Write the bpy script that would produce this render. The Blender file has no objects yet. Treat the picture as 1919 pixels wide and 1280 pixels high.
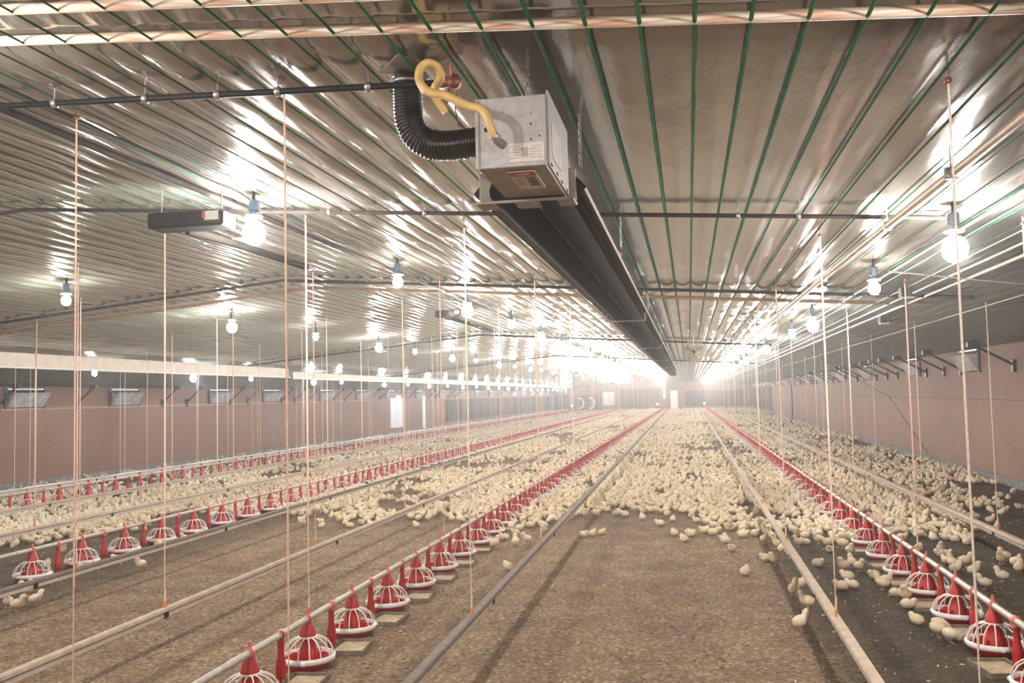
import bpy, math, random
import numpy as np
from mathutils import Matrix, Vector

random.seed(11)
rng = np.random.default_rng(5)
S = bpy.context.scene
COL = S.collection
PI = math.pi

# ------------------------------------------------------------------ camera
FPX, VPX, VPY, ROLL, CAMH = 1700.0, 1291.0, 735.0, 2.0, 1.65
W_, H_ = 1919.0, 1280.0
d = Vector(((VPX - W_ / 2) / FPX, -(VPY - H_ / 2) / FPX, -1.0)).normalized()
up = Vector((-math.sin(math.radians(ROLL)), math.cos(math.radians(ROLL)), 0))
z = (up - d * up.dot(d)).normalized()
x = d.cross(z)
cam_d = bpy.data.cameras.new('camera')
cam = bpy.data.objects.new('camera', cam_d)
COL.objects.link(cam)
M = Matrix((x, d, z)).to_4x4()
M.translation = Vector((0, 0, CAMH))
cam.matrix_world = M
cam_d.sensor_fit = 'HORIZONTAL'
cam_d.sensor_width = 36.0
cam_d.lens = 36.0 * FPX / W_
cam_d.clip_start = 0.05
cam_d.clip_end = 400
S.camera = cam

# ------------------------------------------------------------------ world and exposure
wd = bpy.data.worlds.new('world')
S.world = wd
wd.use_nodes = True
wd.node_tree.nodes['Background'].inputs[0].default_value = (1.0, 0.96, 0.92, 1)
wd.node_tree.nodes['Background'].inputs[1].default_value = 0.04
S.view_settings.view_transform = 'Standard'
S.view_settings.look = 'None'
S.view_settings.gamma = 1.0
S.view_settings.exposure = 0.75
S.view_settings.use_curve_mapping = False
cy = S.cycles
cy.use_denoising = True
cy.max_bounces = 6
cy.diffuse_bounces = 3
cy.glossy_bounces = 2
cy.use_adaptive_sampling = True
cy.adaptive_threshold = 0.03
cy.transmission_bounces = 3
cy.volume_bounces = 0
cy.caustics_reflective = False
cy.caustics_refractive = False
cy.sample_clamp_indirect = 6.0

LAMP_BIG = 470.0      # radiance of the large bulbs
LAMP_SMALL = 360.0     # radiance of the small bulbs
HAZE = 0.005          # dust in the air

# ------------------------------------------------------------------ materials
def new_mat(name):
    m = bpy.data.materials.new(name)
    m.use_nodes = True
    nt = m.node_tree
    return m, nt, nt.nodes['Principled BSDF']

def mat(name, col, rough=0.6, metal=0.0, spec=0.5, noise=0.0, nscale=30.0, bump=0.0, bscale=200.0, stretch=None):
    m, nt, b = new_mat(name)
    b.inputs['Base Color'].default_value = (*col, 1)
    b.inputs['Roughness'].default_value = rough
    b.inputs['Metallic'].default_value = metal
    b.inputs['Specular IOR Level'].default_value = spec
    if noise or bump:
        tc = nt.nodes.new('ShaderNodeTexCoord')
        mp = nt.nodes.new('ShaderNodeMapping')
        nt.links.new(tc.outputs['Object'], mp.inputs[0])
        if stretch: mp.inputs['Scale'].default_value = stretch
    if noise:
        n = nt.nodes.new('ShaderNodeTexNoise')
        n.inputs['Scale'].default_value = nscale
        n.inputs['Detail'].default_value = 6
        nt.links.new(mp.outputs[0], n.inputs['Vector'])
        r = nt.nodes.new('ShaderNodeValToRGB')
        r.color_ramp.elements[0].position = 0.3
        r.color_ramp.elements[1].position = 0.72
        r.color_ramp.elements[0].color = (*[c * (1 - noise) for c in col], 1)
        r.color_ramp.elements[1].color = (*[min(1, c * (1 + noise)) for c in col], 1)
        nt.links.new(n.outputs[0], r.inputs[0])
        nt.links.new(r.outputs[0], b.inputs['Base Color'])
    if bump:
        n2 = nt.nodes.new('ShaderNodeTexNoise')
        n2.inputs['Scale'].default_value = bscale
        n2.inputs['Detail'].default_value = 4
        nt.links.new(mp.outputs[0], n2.inputs['Vector'])
        bp = nt.nodes.new('ShaderNodeBump')
        bp.inputs['Strength'].default_value = bump
        bp.inputs['Distance'].default_value = 0.01
        nt.links.new(n2.outputs[0], bp.inputs['Height'])
        nt.links.new(bp.outputs[0], b.inputs['Normal'])
    return m

def emit(name, col, strength):
    m, nt, b = new_mat(name)
    b.inputs['Base Color'].default_value = (0.9, 0.9, 0.88, 1)
    b.inputs['Emission Color'].default_value = (*col, 1)
    b.inputs['Emission Strength'].default_value = strength
    return m

def litter_mat():
    m, nt, b = new_mat('wood_shaving_litter')
    N, L = nt.nodes, nt.links
    tc = N.new('ShaderNodeTexCoord')
    def noise(scale, detail=5, rough=0.6, st=None):
        n = N.new('ShaderNodeTexNoise')
        n.inputs['Scale'].default_value = scale
        n.inputs['Detail'].default_value = detail
        n.inputs['Roughness'].default_value = rough
        L.new(tc.outputs['Object'], n.inputs['Vector'])
        return n.outputs[0]
    def ramp(src, stops):
        r = N.new('ShaderNodeValToRGB')
        e = r.color_ramp.elements
        e[0].position, e[0].color = stops[0][0], (*stops[0][1], 1)
        e[1].position, e[1].color = stops[-1][0], (*stops[-1][1], 1)
        for p, c in stops[1:-1]:
            k = e.new(p); k.color = (*c, 1)
        L.new(src, r.inputs[0])
        return r.outputs[0]
    def mix(f, a, c, mode='MIX'):
        x = N.new('ShaderNodeMix'); x.data_type = 'RGBA'; x.blend_type = mode
        if isinstance(f, float): x.inputs[0].default_value = f
        else: L.new(f, x.inputs[0])
        L.new(a, x.inputs[6]); L.new(c, x.inputs[7])
        return x.outputs[2]
    # fine shavings: crumbs and flakes
    vo = N.new('ShaderNodeTexVoronoi')
    vo.inputs['Scale'].default_value = 46
    L.new(tc.outputs['Object'], vo.inputs['Vector'])
    flakes = ramp(vo.outputs['Color'], [(0.0, (0.12, 0.068, 0.038)), (0.35, (0.30, 0.195, 0.115)), (0.65, (0.44, 0.305, 0.19)), (0.92, (0.80, 0.66, 0.48))])
    fine = ramp(noise(30, 9, 0.8), [(0.36, (0.13, 0.075, 0.042)), (0.5, (0.37, 0.245, 0.15)), (0.66, (0.62, 0.46, 0.31))])
    tan = mix(0.5, flakes, fine)
    dflakes = ramp(vo.outputs['Color'], [(0.0, (0.05, 0.036, 0.024)), (0.5, (0.125, 0.092, 0.062)), (0.9, (0.21, 0.165, 0.115)), (0.98, (0.55, 0.46, 0.36))])
    dfine = ramp(noise(26, 9, 0.8), [(0.36, (0.05, 0.036, 0.024)), (0.66, (0.23, 0.175, 0.12))])
    dark = mix(0.5, dflakes, dfine)
    # trodden, older litter: to the right of the right-hand drinker and under the flock
    sx = N.new('ShaderNodeSeparateXYZ'); L.new(tc.outputs['Object'], sx.inputs[0])
    def mr(src, a, c):
        r = N.new('ShaderNodeMapRange'); r.interpolation_type = 'SMOOTHSTEP'
        L.new(src, r.inputs[0]); r.inputs[1].default_value = a; r.inputs[2].default_value = c
        return r.outputs[0]
    def math_(op, a, c):
        k = N.new('ShaderNodeMath'); k.operation = op
        for i, v in enumerate((a, c)):
            if isinstance(v, (int, float)): k.inputs[i].default_value = v
            else: L.new(v, k.inputs[i])
        return k.outputs[0]
    wob = math_('MULTIPLY', math_('SUBTRACT', noise(1.3, 4), 0.5), 1.1)
    wx = math_('ADD', sx.outputs[0], math_('MULTIPLY', wob, 0.3))
    wy = math_('ADD', sx.outputs[1], math_('MULTIPLY', wob, 2.2))
    right = mr(wx, 0.60, 0.95)
    far = math_('MULTIPLY', mr(wy, 9.0, 14.0), 0.55)
    left = math_('MULTIPLY', mr(wx, -5.0, -5.8), 0.8)
    f = math_('MAXIMUM', math_('MAXIMUM', right, far), left)
    base = mix(f, tan, dark)
    blot = ramp(noise(2.2, 5), [(0.35, (0.84, 0.83, 0.82)), (0.65, (1.2, 1.17, 1.13))])
    base = mix(1.0, base, blot, 'MULTIPLY')
    L.new(base, b.inputs['Base Color'])
    b.inputs['Roughness'].default_value = 0.95
    b.inputs['Specular IOR Level'].default_value = 0.15
    bp = N.new('ShaderNodeBump'); bp.inputs['Strength'].default_value = 1.0; bp.inputs['Distance'].default_value = 0.03
    h = math_('ADD', noise(55, 6, 0.7), math_('MULTIPLY', noise(9, 4), 1.2))
    L.new(h, bp.inputs['Height']); L.new(bp.outputs[0], b.inputs['Normal'])
    return m

def film_mat():
    m, nt, b = new_mat('silver_ceiling_film')
    N, L = nt.nodes, nt.links
    tc = N.new('ShaderNodeTexCoord')
    mp = N.new('ShaderNodeMapping'); mp.inputs['Scale'].default_value = (1.0, 0.25, 1.0)
    L.new(tc.outputs['Object'], mp.inputs[0])
    n = N.new('ShaderNodeTexNoise'); n.inputs['Scale'].default_value = 14; n.inputs['Detail'].default_value = 5
    L.new(mp.outputs[0], n.inputs['Vector'])
    bp = N.new('ShaderNodeBump'); bp.inputs['Strength'].default_value = 0.16; bp.inputs['Distance'].default_value = 0.02
    L.new(n.outputs[0], bp.inputs['Height']); L.new(bp.outputs[0], b.inputs['Normal'])
    n2 = N.new('ShaderNodeTexNoise'); n2.inputs['Scale'].default_value = 1.4; n2.inputs['Detail'].default_value = 4
    L.new(tc.outputs['Object'], n2.inputs['Vector'])
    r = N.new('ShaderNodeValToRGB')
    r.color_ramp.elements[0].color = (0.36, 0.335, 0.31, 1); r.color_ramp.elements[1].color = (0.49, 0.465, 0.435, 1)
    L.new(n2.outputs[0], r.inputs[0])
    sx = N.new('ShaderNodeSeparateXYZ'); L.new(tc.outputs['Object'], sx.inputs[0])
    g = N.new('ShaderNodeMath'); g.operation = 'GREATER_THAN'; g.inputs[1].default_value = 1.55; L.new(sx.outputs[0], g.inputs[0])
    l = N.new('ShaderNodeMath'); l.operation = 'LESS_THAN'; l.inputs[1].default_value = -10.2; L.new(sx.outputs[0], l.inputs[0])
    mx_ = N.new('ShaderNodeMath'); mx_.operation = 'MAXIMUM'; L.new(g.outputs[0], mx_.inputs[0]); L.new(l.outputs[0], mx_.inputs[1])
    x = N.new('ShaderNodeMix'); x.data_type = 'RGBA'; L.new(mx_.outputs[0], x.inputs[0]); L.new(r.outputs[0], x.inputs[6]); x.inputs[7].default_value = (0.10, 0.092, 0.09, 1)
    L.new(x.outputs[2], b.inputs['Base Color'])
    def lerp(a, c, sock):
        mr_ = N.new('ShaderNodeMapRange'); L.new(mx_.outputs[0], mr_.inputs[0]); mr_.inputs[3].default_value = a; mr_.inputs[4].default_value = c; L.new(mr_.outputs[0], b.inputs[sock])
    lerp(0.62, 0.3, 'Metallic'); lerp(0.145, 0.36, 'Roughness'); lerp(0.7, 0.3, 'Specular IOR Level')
    return m

def wall_mat():
    m, nt, b = new_mat('brown_board_wall')
    N, L = nt.nodes, nt.links
    tc = N.new('ShaderNodeTexCoord')
    n = N.new('ShaderNodeTexNoise'); n.inputs['Scale'].default_value = 28; n.inputs['Detail'].default_value = 6; n.inputs['Roughness'].default_value = 0.7
    n2 = N.new('ShaderNodeTexNoise'); n2.inputs['Scale'].default_value = 0.9; n2.inputs['Detail'].default_value = 4
    for k in (n, n2): L.new(tc.outputs['Object'], k.inputs['Vector'])
    r = N.new('ShaderNodeValToRGB')
    r.color_ramp.elements[0].position = 0.3; r.color_ramp.elements[0].color = (0.17, 0.083, 0.056, 1)
    r.color_ramp.elements[1].position = 0.72; r.color_ramp.elements[1].color = (0.36, 0.20, 0.142, 1)
    L.new(n.outputs[0], r.inputs[0])
    r2 = N.new('ShaderNodeValToRGB')
    r2.color_ramp.elements[0].position = 0.3; r2.color_ramp.elements[0].color = (0.85, 0.83, 0.82, 1)
    r2.color_ramp.elements[1].position = 0.7; r2.color_ramp.elements[1].color = (1.1, 1.08, 1.05, 1)
    L.new(n2.outputs[0], r2.inputs[0])
    x = N.new('ShaderNodeMix'); x.data_type = 'RGBA'; x.blend_type = 'MULTIPLY'; x.inputs[0].default_value = 1
    L.new(r.outputs[0], x.inputs[6]); L.new(r2.outputs[0], x.inputs[7])
    L.new(x.outputs[2], b.inputs['Base Color'])
    b.inputs['Roughness'].default_value = 0.75
    return m

def rod_mat():
    m, nt, b = new_mat('twist_wrapped_rod')
    N, L = nt.nodes, nt.links
    tc = N.new('ShaderNodeTexCoord')
    w = N.new('ShaderNodeTexWave'); w.wave_type = 'BANDS'; w.bands_direction = 'DIAGONAL'
    w.inputs['Scale'].default_value = 1.1; w.inputs['Distortion'].default_value = 3.0; w.inputs['Detail'].default_value = 3
    mp = N.new('ShaderNodeMapping'); mp.inputs['Scale'].default_value = (3.0, 16, 16)
    L.new(tc.outputs['Object'], mp.inputs[0]); L.new(mp.outputs[0], w.inputs['Vector'])
    r = N.new('ShaderNodeValToRGB')
    r.color_ramp.elements[0].color = (0.86, 0.52, 0.36, 1); r.color_ramp.elements[1].color = (0.97, 0.82, 0.66, 1)
    r.color_ramp.elements[1].position = 0.5
    L.new(w.outputs[0], r.inputs[0]); L.new(r.outputs[0], b.inputs['Base Color'])
    b.inputs['Roughness'].default_value = 0.35
    return m

MT = {
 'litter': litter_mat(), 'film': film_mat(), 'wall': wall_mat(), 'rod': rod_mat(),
 'string': mat('green_string', (0.03, 0.115, 0.05), 0.95, spec=0.05, noise=0.25, nscale=8),
 'concrete': mat('grey_concrete', (0.22, 0.22, 0.20), 0.9, noise=0.3, nscale=12, bump=0.4, bscale=40),
 'ledge': mat('pale_brown_ledge', (0.42, 0.26, 0.19), 0.7, noise=0.15, nscale=10),
 'black': mat('black_plastic', (0.012, 0.012, 0.013), 0.6, spec=0.2, noise=0.2, nscale=20),
 'blackflex': mat('black_flexible_hose', (0.018, 0.014, 0.012), 0.22, spec=0.6, noise=0.3, nscale=25),
 'brace': mat('black_brace_metal', (0.012, 0.012, 0.014), 0.5, noise=0.2, nscale=20),
 'conduit': mat('dark_grey_conduit', (0.035, 0.029, 0.026), 0.8, spec=0.1, noise=0.25, nscale=14),
 'woodrod': mat('brown_wood_pole', (0.34, 0.20, 0.11), 0.55, noise=0.25, nscale=9),
 'brownpipe': mat('beige_brown_pipe', (0.50, 0.36, 0.22), 0.4, noise=0.2, nscale=8),
 'red': mat('red_plastic', (0.50, 0.018, 0.016), 0.38, noise=0.18, nscale=30),
 'redlight': mat('faded_red_plastic', (0.66, 0.16, 0.12), 0.4, noise=0.15, nscale=30),
 'white': mat('white_plastic', (0.84, 0.80, 0.76), 0.35, noise=0.06, nscale=30),
 'grille': mat('ivory_plastic_grille', (0.80, 0.72, 0.66), 0.4, noise=0.08, nscale=30),
 'feedpipe': mat('dusty_galvanised_pipe', (0.46, 0.40, 0.33), 0.45, metal=0.25, noise=0.2, nscale=16),
 'rail': mat('dusty_tan_rail', (0.52, 0.40, 0.30), 0.75, spec=0.2, noise=0.18, nscale=14),
 'railgrey': mat('dusty_grey_rail', (0.215, 0.165, 0.13), 0.8, spec=0.2, noise=0.18, nscale=14),
 'railsilver': mat('bright_aluminium_rail', (0.72, 0.70, 0.68), 0.28, metal=0.5, noise=0.12, nscale=14),
 'waterpipe': mat('white_water_pipe', (0.50, 0.42, 0.35), 0.4, noise=0.12, nscale=14),
 'orange': mat('orange_plastic', (0.78, 0.28, 0.07), 0.4, noise=0.1, nscale=20),
 'cord': mat('peach_orange_cord', (0.88, 0.56, 0.40), 0.7, noise=0.2, nscale=60),
 'cordred': mat('red_orange_cord', (0.86, 0.48, 0.37), 0.7, noise=0.2, nscale=60),
 'cordpale': mat('pale_frayed_cord', (0.80, 0.66, 0.55), 0.75, noise=0.2, nscale=60),
 'down': mat('yellow_chick_down', (0.80, 0.63, 0.42), 0.95, spec=0.1, noise=0.12, nscale=40, bump=0.35, bscale=260),
 'downpale': mat('cream_chick_down', (0.82, 0.69, 0.51), 0.95, spec=0.1, noise=0.12, nscale=40, bump=0.35, bscale=260),
 'beak': mat('orange_pink_beak', (0.70, 0.33, 0.18), 0.4, noise=0.1, nscale=50),
 'leg': mat('orange_pink_leg', (0.72, 0.36, 0.20), 0.5, noise=0.1, nscale=80),
 'eye': mat('black_eye', (0.01, 0.01, 0.01), 0.2, noise=0.1, nscale=10),
 'galv': mat('galvanised_steel', (0.54, 0.50, 0.49), 0.42, metal=0.45, noise=0.14, nscale=45),
 'galvdark': mat('dusty_galvanised_steel', (0.34, 0.29, 0.24), 0.5, metal=0.4, noise=0.2, nscale=20),
 'label': mat('white_paper_label', (0.74, 0.68, 0.63), 0.6, noise=0.12, nscale=40),
 'labelred': mat('red_label_print', (0.55, 0.06, 0.05), 0.5, noise=0.12, nscale=40),
 'ink': mat('dark_label_print', (0.12, 0.11, 0.10), 0.6, noise=0.2, nscale=40),
 'inkpale': mat('grey_label_print', (0.45, 0.41, 0.40), 0.6, noise=0.2, nscale=40),
 'hose': mat('yellow_corrugated_hose', (0.80, 0.52, 0.20), 0.4, noise=0.12, nscale=30),
 'brass': mat('aged_red_valve_metal', (0.30, 0.12, 0.09), 0.45, metal=0.5, noise=0.25, nscale=30),
 'tube': mat('dark_heater_tube', (0.013, 0.011, 0.009), 0.9, metal=0.0, spec=0.05, noise=0.3, nscale=12),
 'alu': mat('dusty_aluminium_reflector', (0.40, 0.34, 0.28), 0.65, metal=0.4, noise=0.2, nscale=14),
 'chain': mat('steel_chain', (0.42, 0.40, 0.38), 0.4, metal=0.8, noise=0.1, nscale=30),
 'blue': mat('blue_socket_plastic', (0.05, 0.11, 0.20), 0.4, noise=0.15, nscale=30),
 'disc': mat('cream_lamp_cap', (0.80, 0.70, 0.55), 0.45, noise=0.1, nscale=30),
 'beam': mat('cream_painted_beam', (0.74, 0.64, 0.52), 0.5, noise=0.1, nscale=6),
 'flap': mat('silver_inlet_flap', (0.74, 0.74, 0.75), 0.32, metal=0.45, noise=0.28, nscale=9, bump=0.3, bscale=18),
 'dark': mat('dark_opening', (0.02, 0.013, 0.010), 0.8, noise=0.2, nscale=10),
 'pad': mat('dark_cooling_pad', (0.07, 0.045, 0.042), 0.8, noise=0.4, nscale=5, stretch=(1, 6, 0.3)),
 'post': mat('dark_brown_post', (0.09, 0.045, 0.03), 0.7, noise=0.2, nscale=8),
 'doorwhite': mat('white_door_paint', (0.82, 0.81, 0.80), 0.5, noise=0.05, nscale=6),
 'tray': mat('brown_card_tray', (0.46, 0.34, 0.22), 0.85, noise=0.3, nscale=22),
 'traydark': mat('damp_card_edge', (0.22, 0.17, 0.125), 0.9, noise=0.3, nscale=22),
 'wire': mat('pale_plastic_wire', (0.52, 0.45, 0.38), 0.4, noise=0.1, nscale=20),
 'wiregreen': mat('green_plastic_wire', (0.16, 0.50, 0.30), 0.4, noise=0.1, nscale=20),
 'fanwire': mat('dull_fan_guard_wire', (0.40, 0.34, 0.28), 0.5, metal=0.4, noise=0.15, nscale=20),
 'panegl': mat('bright_milky_pane', (0.80, 0.82, 0.88), 0.3, noise=0.08, nscale=6),
}
MT['bulbbig'] = emit('large_bulb_glow', (1.0, 0.965, 0.92), LAMP_BIG)
MT['bulbblue'] = emit('cool_bulb_glow', (0.86, 0.90, 1.0), LAMP_BIG)
MT['bulbsmall'] = emit('small_bulb_glow', (1.0, 0.95, 0.86), LAMP_SMALL)

# ------------------------------------------------------------------ mesh builder
class MB:
    def __init__(self):
        self.v, self.f, self.m, self.s, self.mats = [], [], [], [], []
    def mi(self, k):
        if k not in self.mats: self.mats.append(k)
        return self.mats.index(k)
    def add(self, vs, fs, k, smooth=False):
        o = len(self.v); i = self.mi(k)
        self.v.extend([tuple(p) for p in vs])
        for f in fs:
            self.f.append([o + q for q in f]); self.m.append(i); self.s.append(smooth)
    def box(self, c, s, k, rot=None, bev=0.0):
        hx, hy, hz = s[0] / 2, s[1] / 2, s[2] / 2
        if bev > 0:
            b = min(bev, hx * .9, hy * .9, hz * .9)
            pts = []
            for sx in (-1, 1):
                for sy in (-1, 1):
                    for sz in (-1, 1):
                        pts += [(sx * (hx - b), sy * (hy - b), sz * hz), (sx * (hx - b), sy * hy, sz * (hz - b)), (sx * hx, sy * (hy - b), sz * (hz - b))]
            import bmesh
            bm = bmesh.new()
            for p in pts: bm.verts.new(p)
            bmesh.ops.convex_hull(bm, input=bm.verts)
            bm.verts.index_update()
            vs = [v.co.copy() for v in bm.verts]
            fs = [[v.index for v in f.verts] for f in bm.faces]
            bm.free()
        else:
            vs = [Vector((a * hx, b * hy, e * hz)) for a in (-1, 1) for b in (-1, 1) for e in (-1, 1)]
            fs = [(0, 1, 3, 2), (4, 6, 7, 5), (0, 4, 5, 1), (2, 3, 7, 6), (0, 2, 6, 4), (1, 5, 7, 3)]
        R = rot if rot is not None else Matrix.Identity(3)
        self.add([R @ Vector(p) + Vector(c) for p in vs], fs, k)
    def tube(self, path, r, k, n=8, cap=True, smooth=True, closed=False):
        P = [Vector(p) for p in path]
        rr = r if isinstance(r, (list, tuple)) else [r] * len(P)
        T = []
        for i in range(len(P)):
            a = P[(i - 1) % len(P)] if (closed or i > 0) else P[0]
            b = P[(i + 1) % len(P)] if (closed or i < len(P) - 1) else P[-1]
            t = (b - a)
            T.append(t.normalized() if t.length > 1e-9 else Vector((0, 0, 1)))
        u = T[0].orthogonal().normalized()
        vs = []
        for i, p in enumerate(P):
            u = (u - T[i] * u.dot(T[i]))
            u = u.normalized() if u.length > 1e-6 else T[i].orthogonal().normalized()
            w = T[i].cross(u)
            for j in range(n):
                a = 2 * PI * j / n
                vs.append(p + (u * math.cos(a) + w * math.sin(a)) * rr[i])
        fs = []
        m = len(P)
        for i in range(m if closed else m - 1):
            a, b = i * n, ((i + 1) % m) * n
            for j in range(n):
                k2 = (j + 1) % n
                fs.append((a + j, a + k2, b + k2, b + j))
        self.add(vs, fs, k, smooth)
        if cap and not closed:
            self.add([vs[j] for j in range(n)], [list(range(n))[::-1]], k)
            self.add([vs[(m - 1) * n + j] for j in range(n)], [list(range(n))], k)
    def lathe(self, prof, k, n=16, c=(0, 0, 0), smooth=True, axis=None):
        vs, fs = [], []
        R = axis if axis is not None else Matrix.Identity(3)
        for r, zz in prof:
            for j in range(n):
                a = 2 * PI * j / n
                vs.append(R @ Vector((r * math.cos(a), r * math.sin(a), zz)) + Vector(c))
        for i in range(len(prof) - 1):
            for j in range(n):
                k2 = (j + 1) % n
                fs.append((i * n + j, i * n + k2, (i + 1) * n + k2, (i + 1) * n + j))
        self.add(vs, fs, k, smooth)
    def ball(self, c, r, k, n=10, m=7):
        rx, ry, rz = r if isinstance(r, (tuple, list)) else (r, r, r)
        vs = [(c[0], c[1], c[2] - rz)]
        for i in range(1, m):
            t = -PI / 2 + PI * i / m
            for j in range(n):
                a = 2 * PI * j / n
                vs.append((c[0] + rx * math.cos(t) * math.cos(a), c[1] + ry * math.cos(t) * math.sin(a), c[2] + rz * math.sin(t)))
        vs.append((c[0], c[1], c[2] + rz))
        fs = []
        for j in range(n):
            fs.append((0, 1 + (j + 1) % n, 1 + j))
            fs.append((len(vs) - 1, 1 + (m - 2) * n + j, 1 + (m - 2) * n + (j + 1) % n))
        for i in range(m - 2):
            for j in range(n):
                a = 1 + i * n
                fs.append((a + j, a + (j + 1) % n, a + n + (j + 1) % n, a + n + j))
        self.add(vs, fs, k, True)
    def mesh(self, name):
        me = bpy.data.meshes.new(name)
        me.from_pydata(self.v, [], self.f)
        for k in self.mats: me.materials.append(MT[k])
        me.polygons.foreach_set('material_index', self.m)
        me.polygons.foreach_set('use_smooth', self.s)
        me.update()
        return me
    def build(self, name, parent=None, **kw):
        o = bpy.data.objects.new(name, self.mesh(name))
        COL.objects.link(o)
        if parent is not None: o.parent = parent
        tag(o, **kw)
        return o

def tag(o, label=None, cat=None, group=None, kind=None):
    if label: o['label'] = label
    if cat: o['category'] = cat
    if group: o['group'] = group
    if kind: o['kind'] = kind
    return o

def empty(name, loc, label=None, cat=None, group=None, rz=0.0):
    o = bpy.data.objects.new(name, None)
    o.empty_display_size = 0.05
    COL.objects.link(o)
    o.location = loc
    o.rotation_euler = (0, 0, rz)
    return tag(o, label, cat, group)

def copy_tree(o, parent=None):
    c = o.copy(); COL.objects.link(c)
    if parent is not None: c.parent = parent
    for ch in list(o.children): copy_tree(ch, c)
    return c

ORD = ['first', 'second', 'third', 'fourth', 'fifth', 'sixth', 'seventh', 'eighth', 'ninth', 'tenth', 'eleventh', 'twelfth',
       'thirteenth', 'fourteenth', 'fifteenth', 'sixteenth', 'seventeenth', 'eighteenth', 'nineteenth', 'twentieth']

# ------------------------------------------------------------------ the shell of the barn
Y0, Y1 = -8.0, 92.0
XL = -13.6
def xr(y): return 4.9 + 0.012 * y
def zc(xx): return 2.98 - (0.07 * (xx + 4.2) if xx > -4.2 else 0.0936 * (-4.2 - xx))

b = MB()
b.add([(XL - .1, Y0, 0), (6.3, Y0, 0), (6.3, Y1, 0), (XL - .1, Y1, 0)], [(0, 1, 2, 3)], 'litter')
b.build('floor', kind='structure')

# ceiling film: sags between the strings that carry it
PITCH = 0.15
XC0, XC1 = -13.75, 6.35
sub = 8
nx = int(round((XC1 - XC0) / PITCH)) * sub + 1
gx = XC0 + np.arange(nx) * PITCH / sub
gy = np.concatenate([np.arange(Y0, 0, .8), np.arange(0, 14, .10), np.arange(14, 30, .25), np.arange(30, 60, .6), np.arange(60, Y1 + .01, 2.0)])
ny = len(gy)
XX, YY = np.meshgrid(gx, gy)
panel = np.floor((XX - XC0 + 1e-6) / PITCH).astype(int)
uu = ((XX - XC0) / PITCH) % 1.0
npn = panel.max() + 2
ph = rng.uniform(0, 2 * PI, npn); ph2 = rng.uniform(0, 2 * PI, npn); am = rng.uniform(.7, 1.3, npn)
flat = np.clip((XX + 1.6) / 1.6, 0, 1) * np.clip(1 - (YY - 6.5) / 3.0, 0, 1) * (XX < 3)
A = (0.017 * (1 - flat) + 0.0035 * flat) * am[panel]
wave = 0.5 + 0.5 * np.sin(2 * PI * YY / 1.55 + ph[panel] * .55) * .75 + 0.25 * np.sin(2 * PI * YY / .62 + ph2[panel])
nearrod = np.clip(1 - np.minimum(np.abs(YY - 2.5), np.abs(YY - 2.27)) / .12, 0, 1) * (XX > -4.5) * (XX < 3)
sag = A * np.sin(PI * uu) * (0.55 + 0.75 * wave) * (1 - nearrod)
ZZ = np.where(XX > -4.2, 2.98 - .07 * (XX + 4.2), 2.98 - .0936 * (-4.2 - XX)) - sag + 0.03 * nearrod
co = np.stack([XX, YY, ZZ], -1).reshape(-1, 3)
idx = np.arange(nx * ny).reshape(ny, nx)
q = np.stack([idx[:-1, :-1], idx[1:, :-1], idx[1:, 1:], idx[:-1, 1:]], -1).reshape(-1, 4)

def np_mesh(name, co, quads, mats, midx=None, smooth=True):
    me = bpy.data.meshes.new(name)
    k = quads.shape[1]
    me.vertices.add(len(co)); me.vertices.foreach_set('co', np.asarray(co, np.float32).ravel())
    me.loops.add(quads.size); me.loops.foreach_set('vertex_index', np.asarray(quads, np.int32).ravel())
    me.polygons.add(len(quads))
    me.polygons.foreach_set('loop_start', np.arange(len(quads), dtype=np.int32) * k)
    if smooth: me.polygons.foreach_set('use_smooth', np.ones(len(quads), bool))
    for m in mats: me.materials.append(m)
    if midx is not None: me.polygons.foreach_set('material_index', np.asarray(midx, np.int32))
    me.update(calc_edges=True); me.validate()
    return me

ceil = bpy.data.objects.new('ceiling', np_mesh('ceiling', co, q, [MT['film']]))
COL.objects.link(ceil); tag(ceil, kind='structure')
# the green strings
b = MB()
for i in range(int(round((XC1 - XC0) / PITCH)) + 1):
    X = XC0 + i * PITCH
    w = 0.0062
    zz = zc(X) - 0.016
    ys = [-2, 1.0, 2.15, 2.27, 2.39, 2.5, 2.62, 4, 6, 9, 14, 25, 45, 91.9]
    vs, fs = [], []
    for k, y in enumerate(ys):
        dz = 0.0
        vs += [(X - w, y, zz - dz), (X, y, zz - .004 - dz), (X + w, y, zz - dz)]
        if k:
            a = (k - 1) * 3
            fs += [(a, a + 3, a + 4, a + 1), (a + 1, a + 4, a + 5, a + 2)]
    b.add(vs, fs, 'string')
b.build('trim_1', kind='structure')

def wall_panel(name, quad, k, kind='structure'):
    b = MB(); b.add(quad, [(0, 1, 2, 3)], k); return b.build(name, kind=kind)

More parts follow.
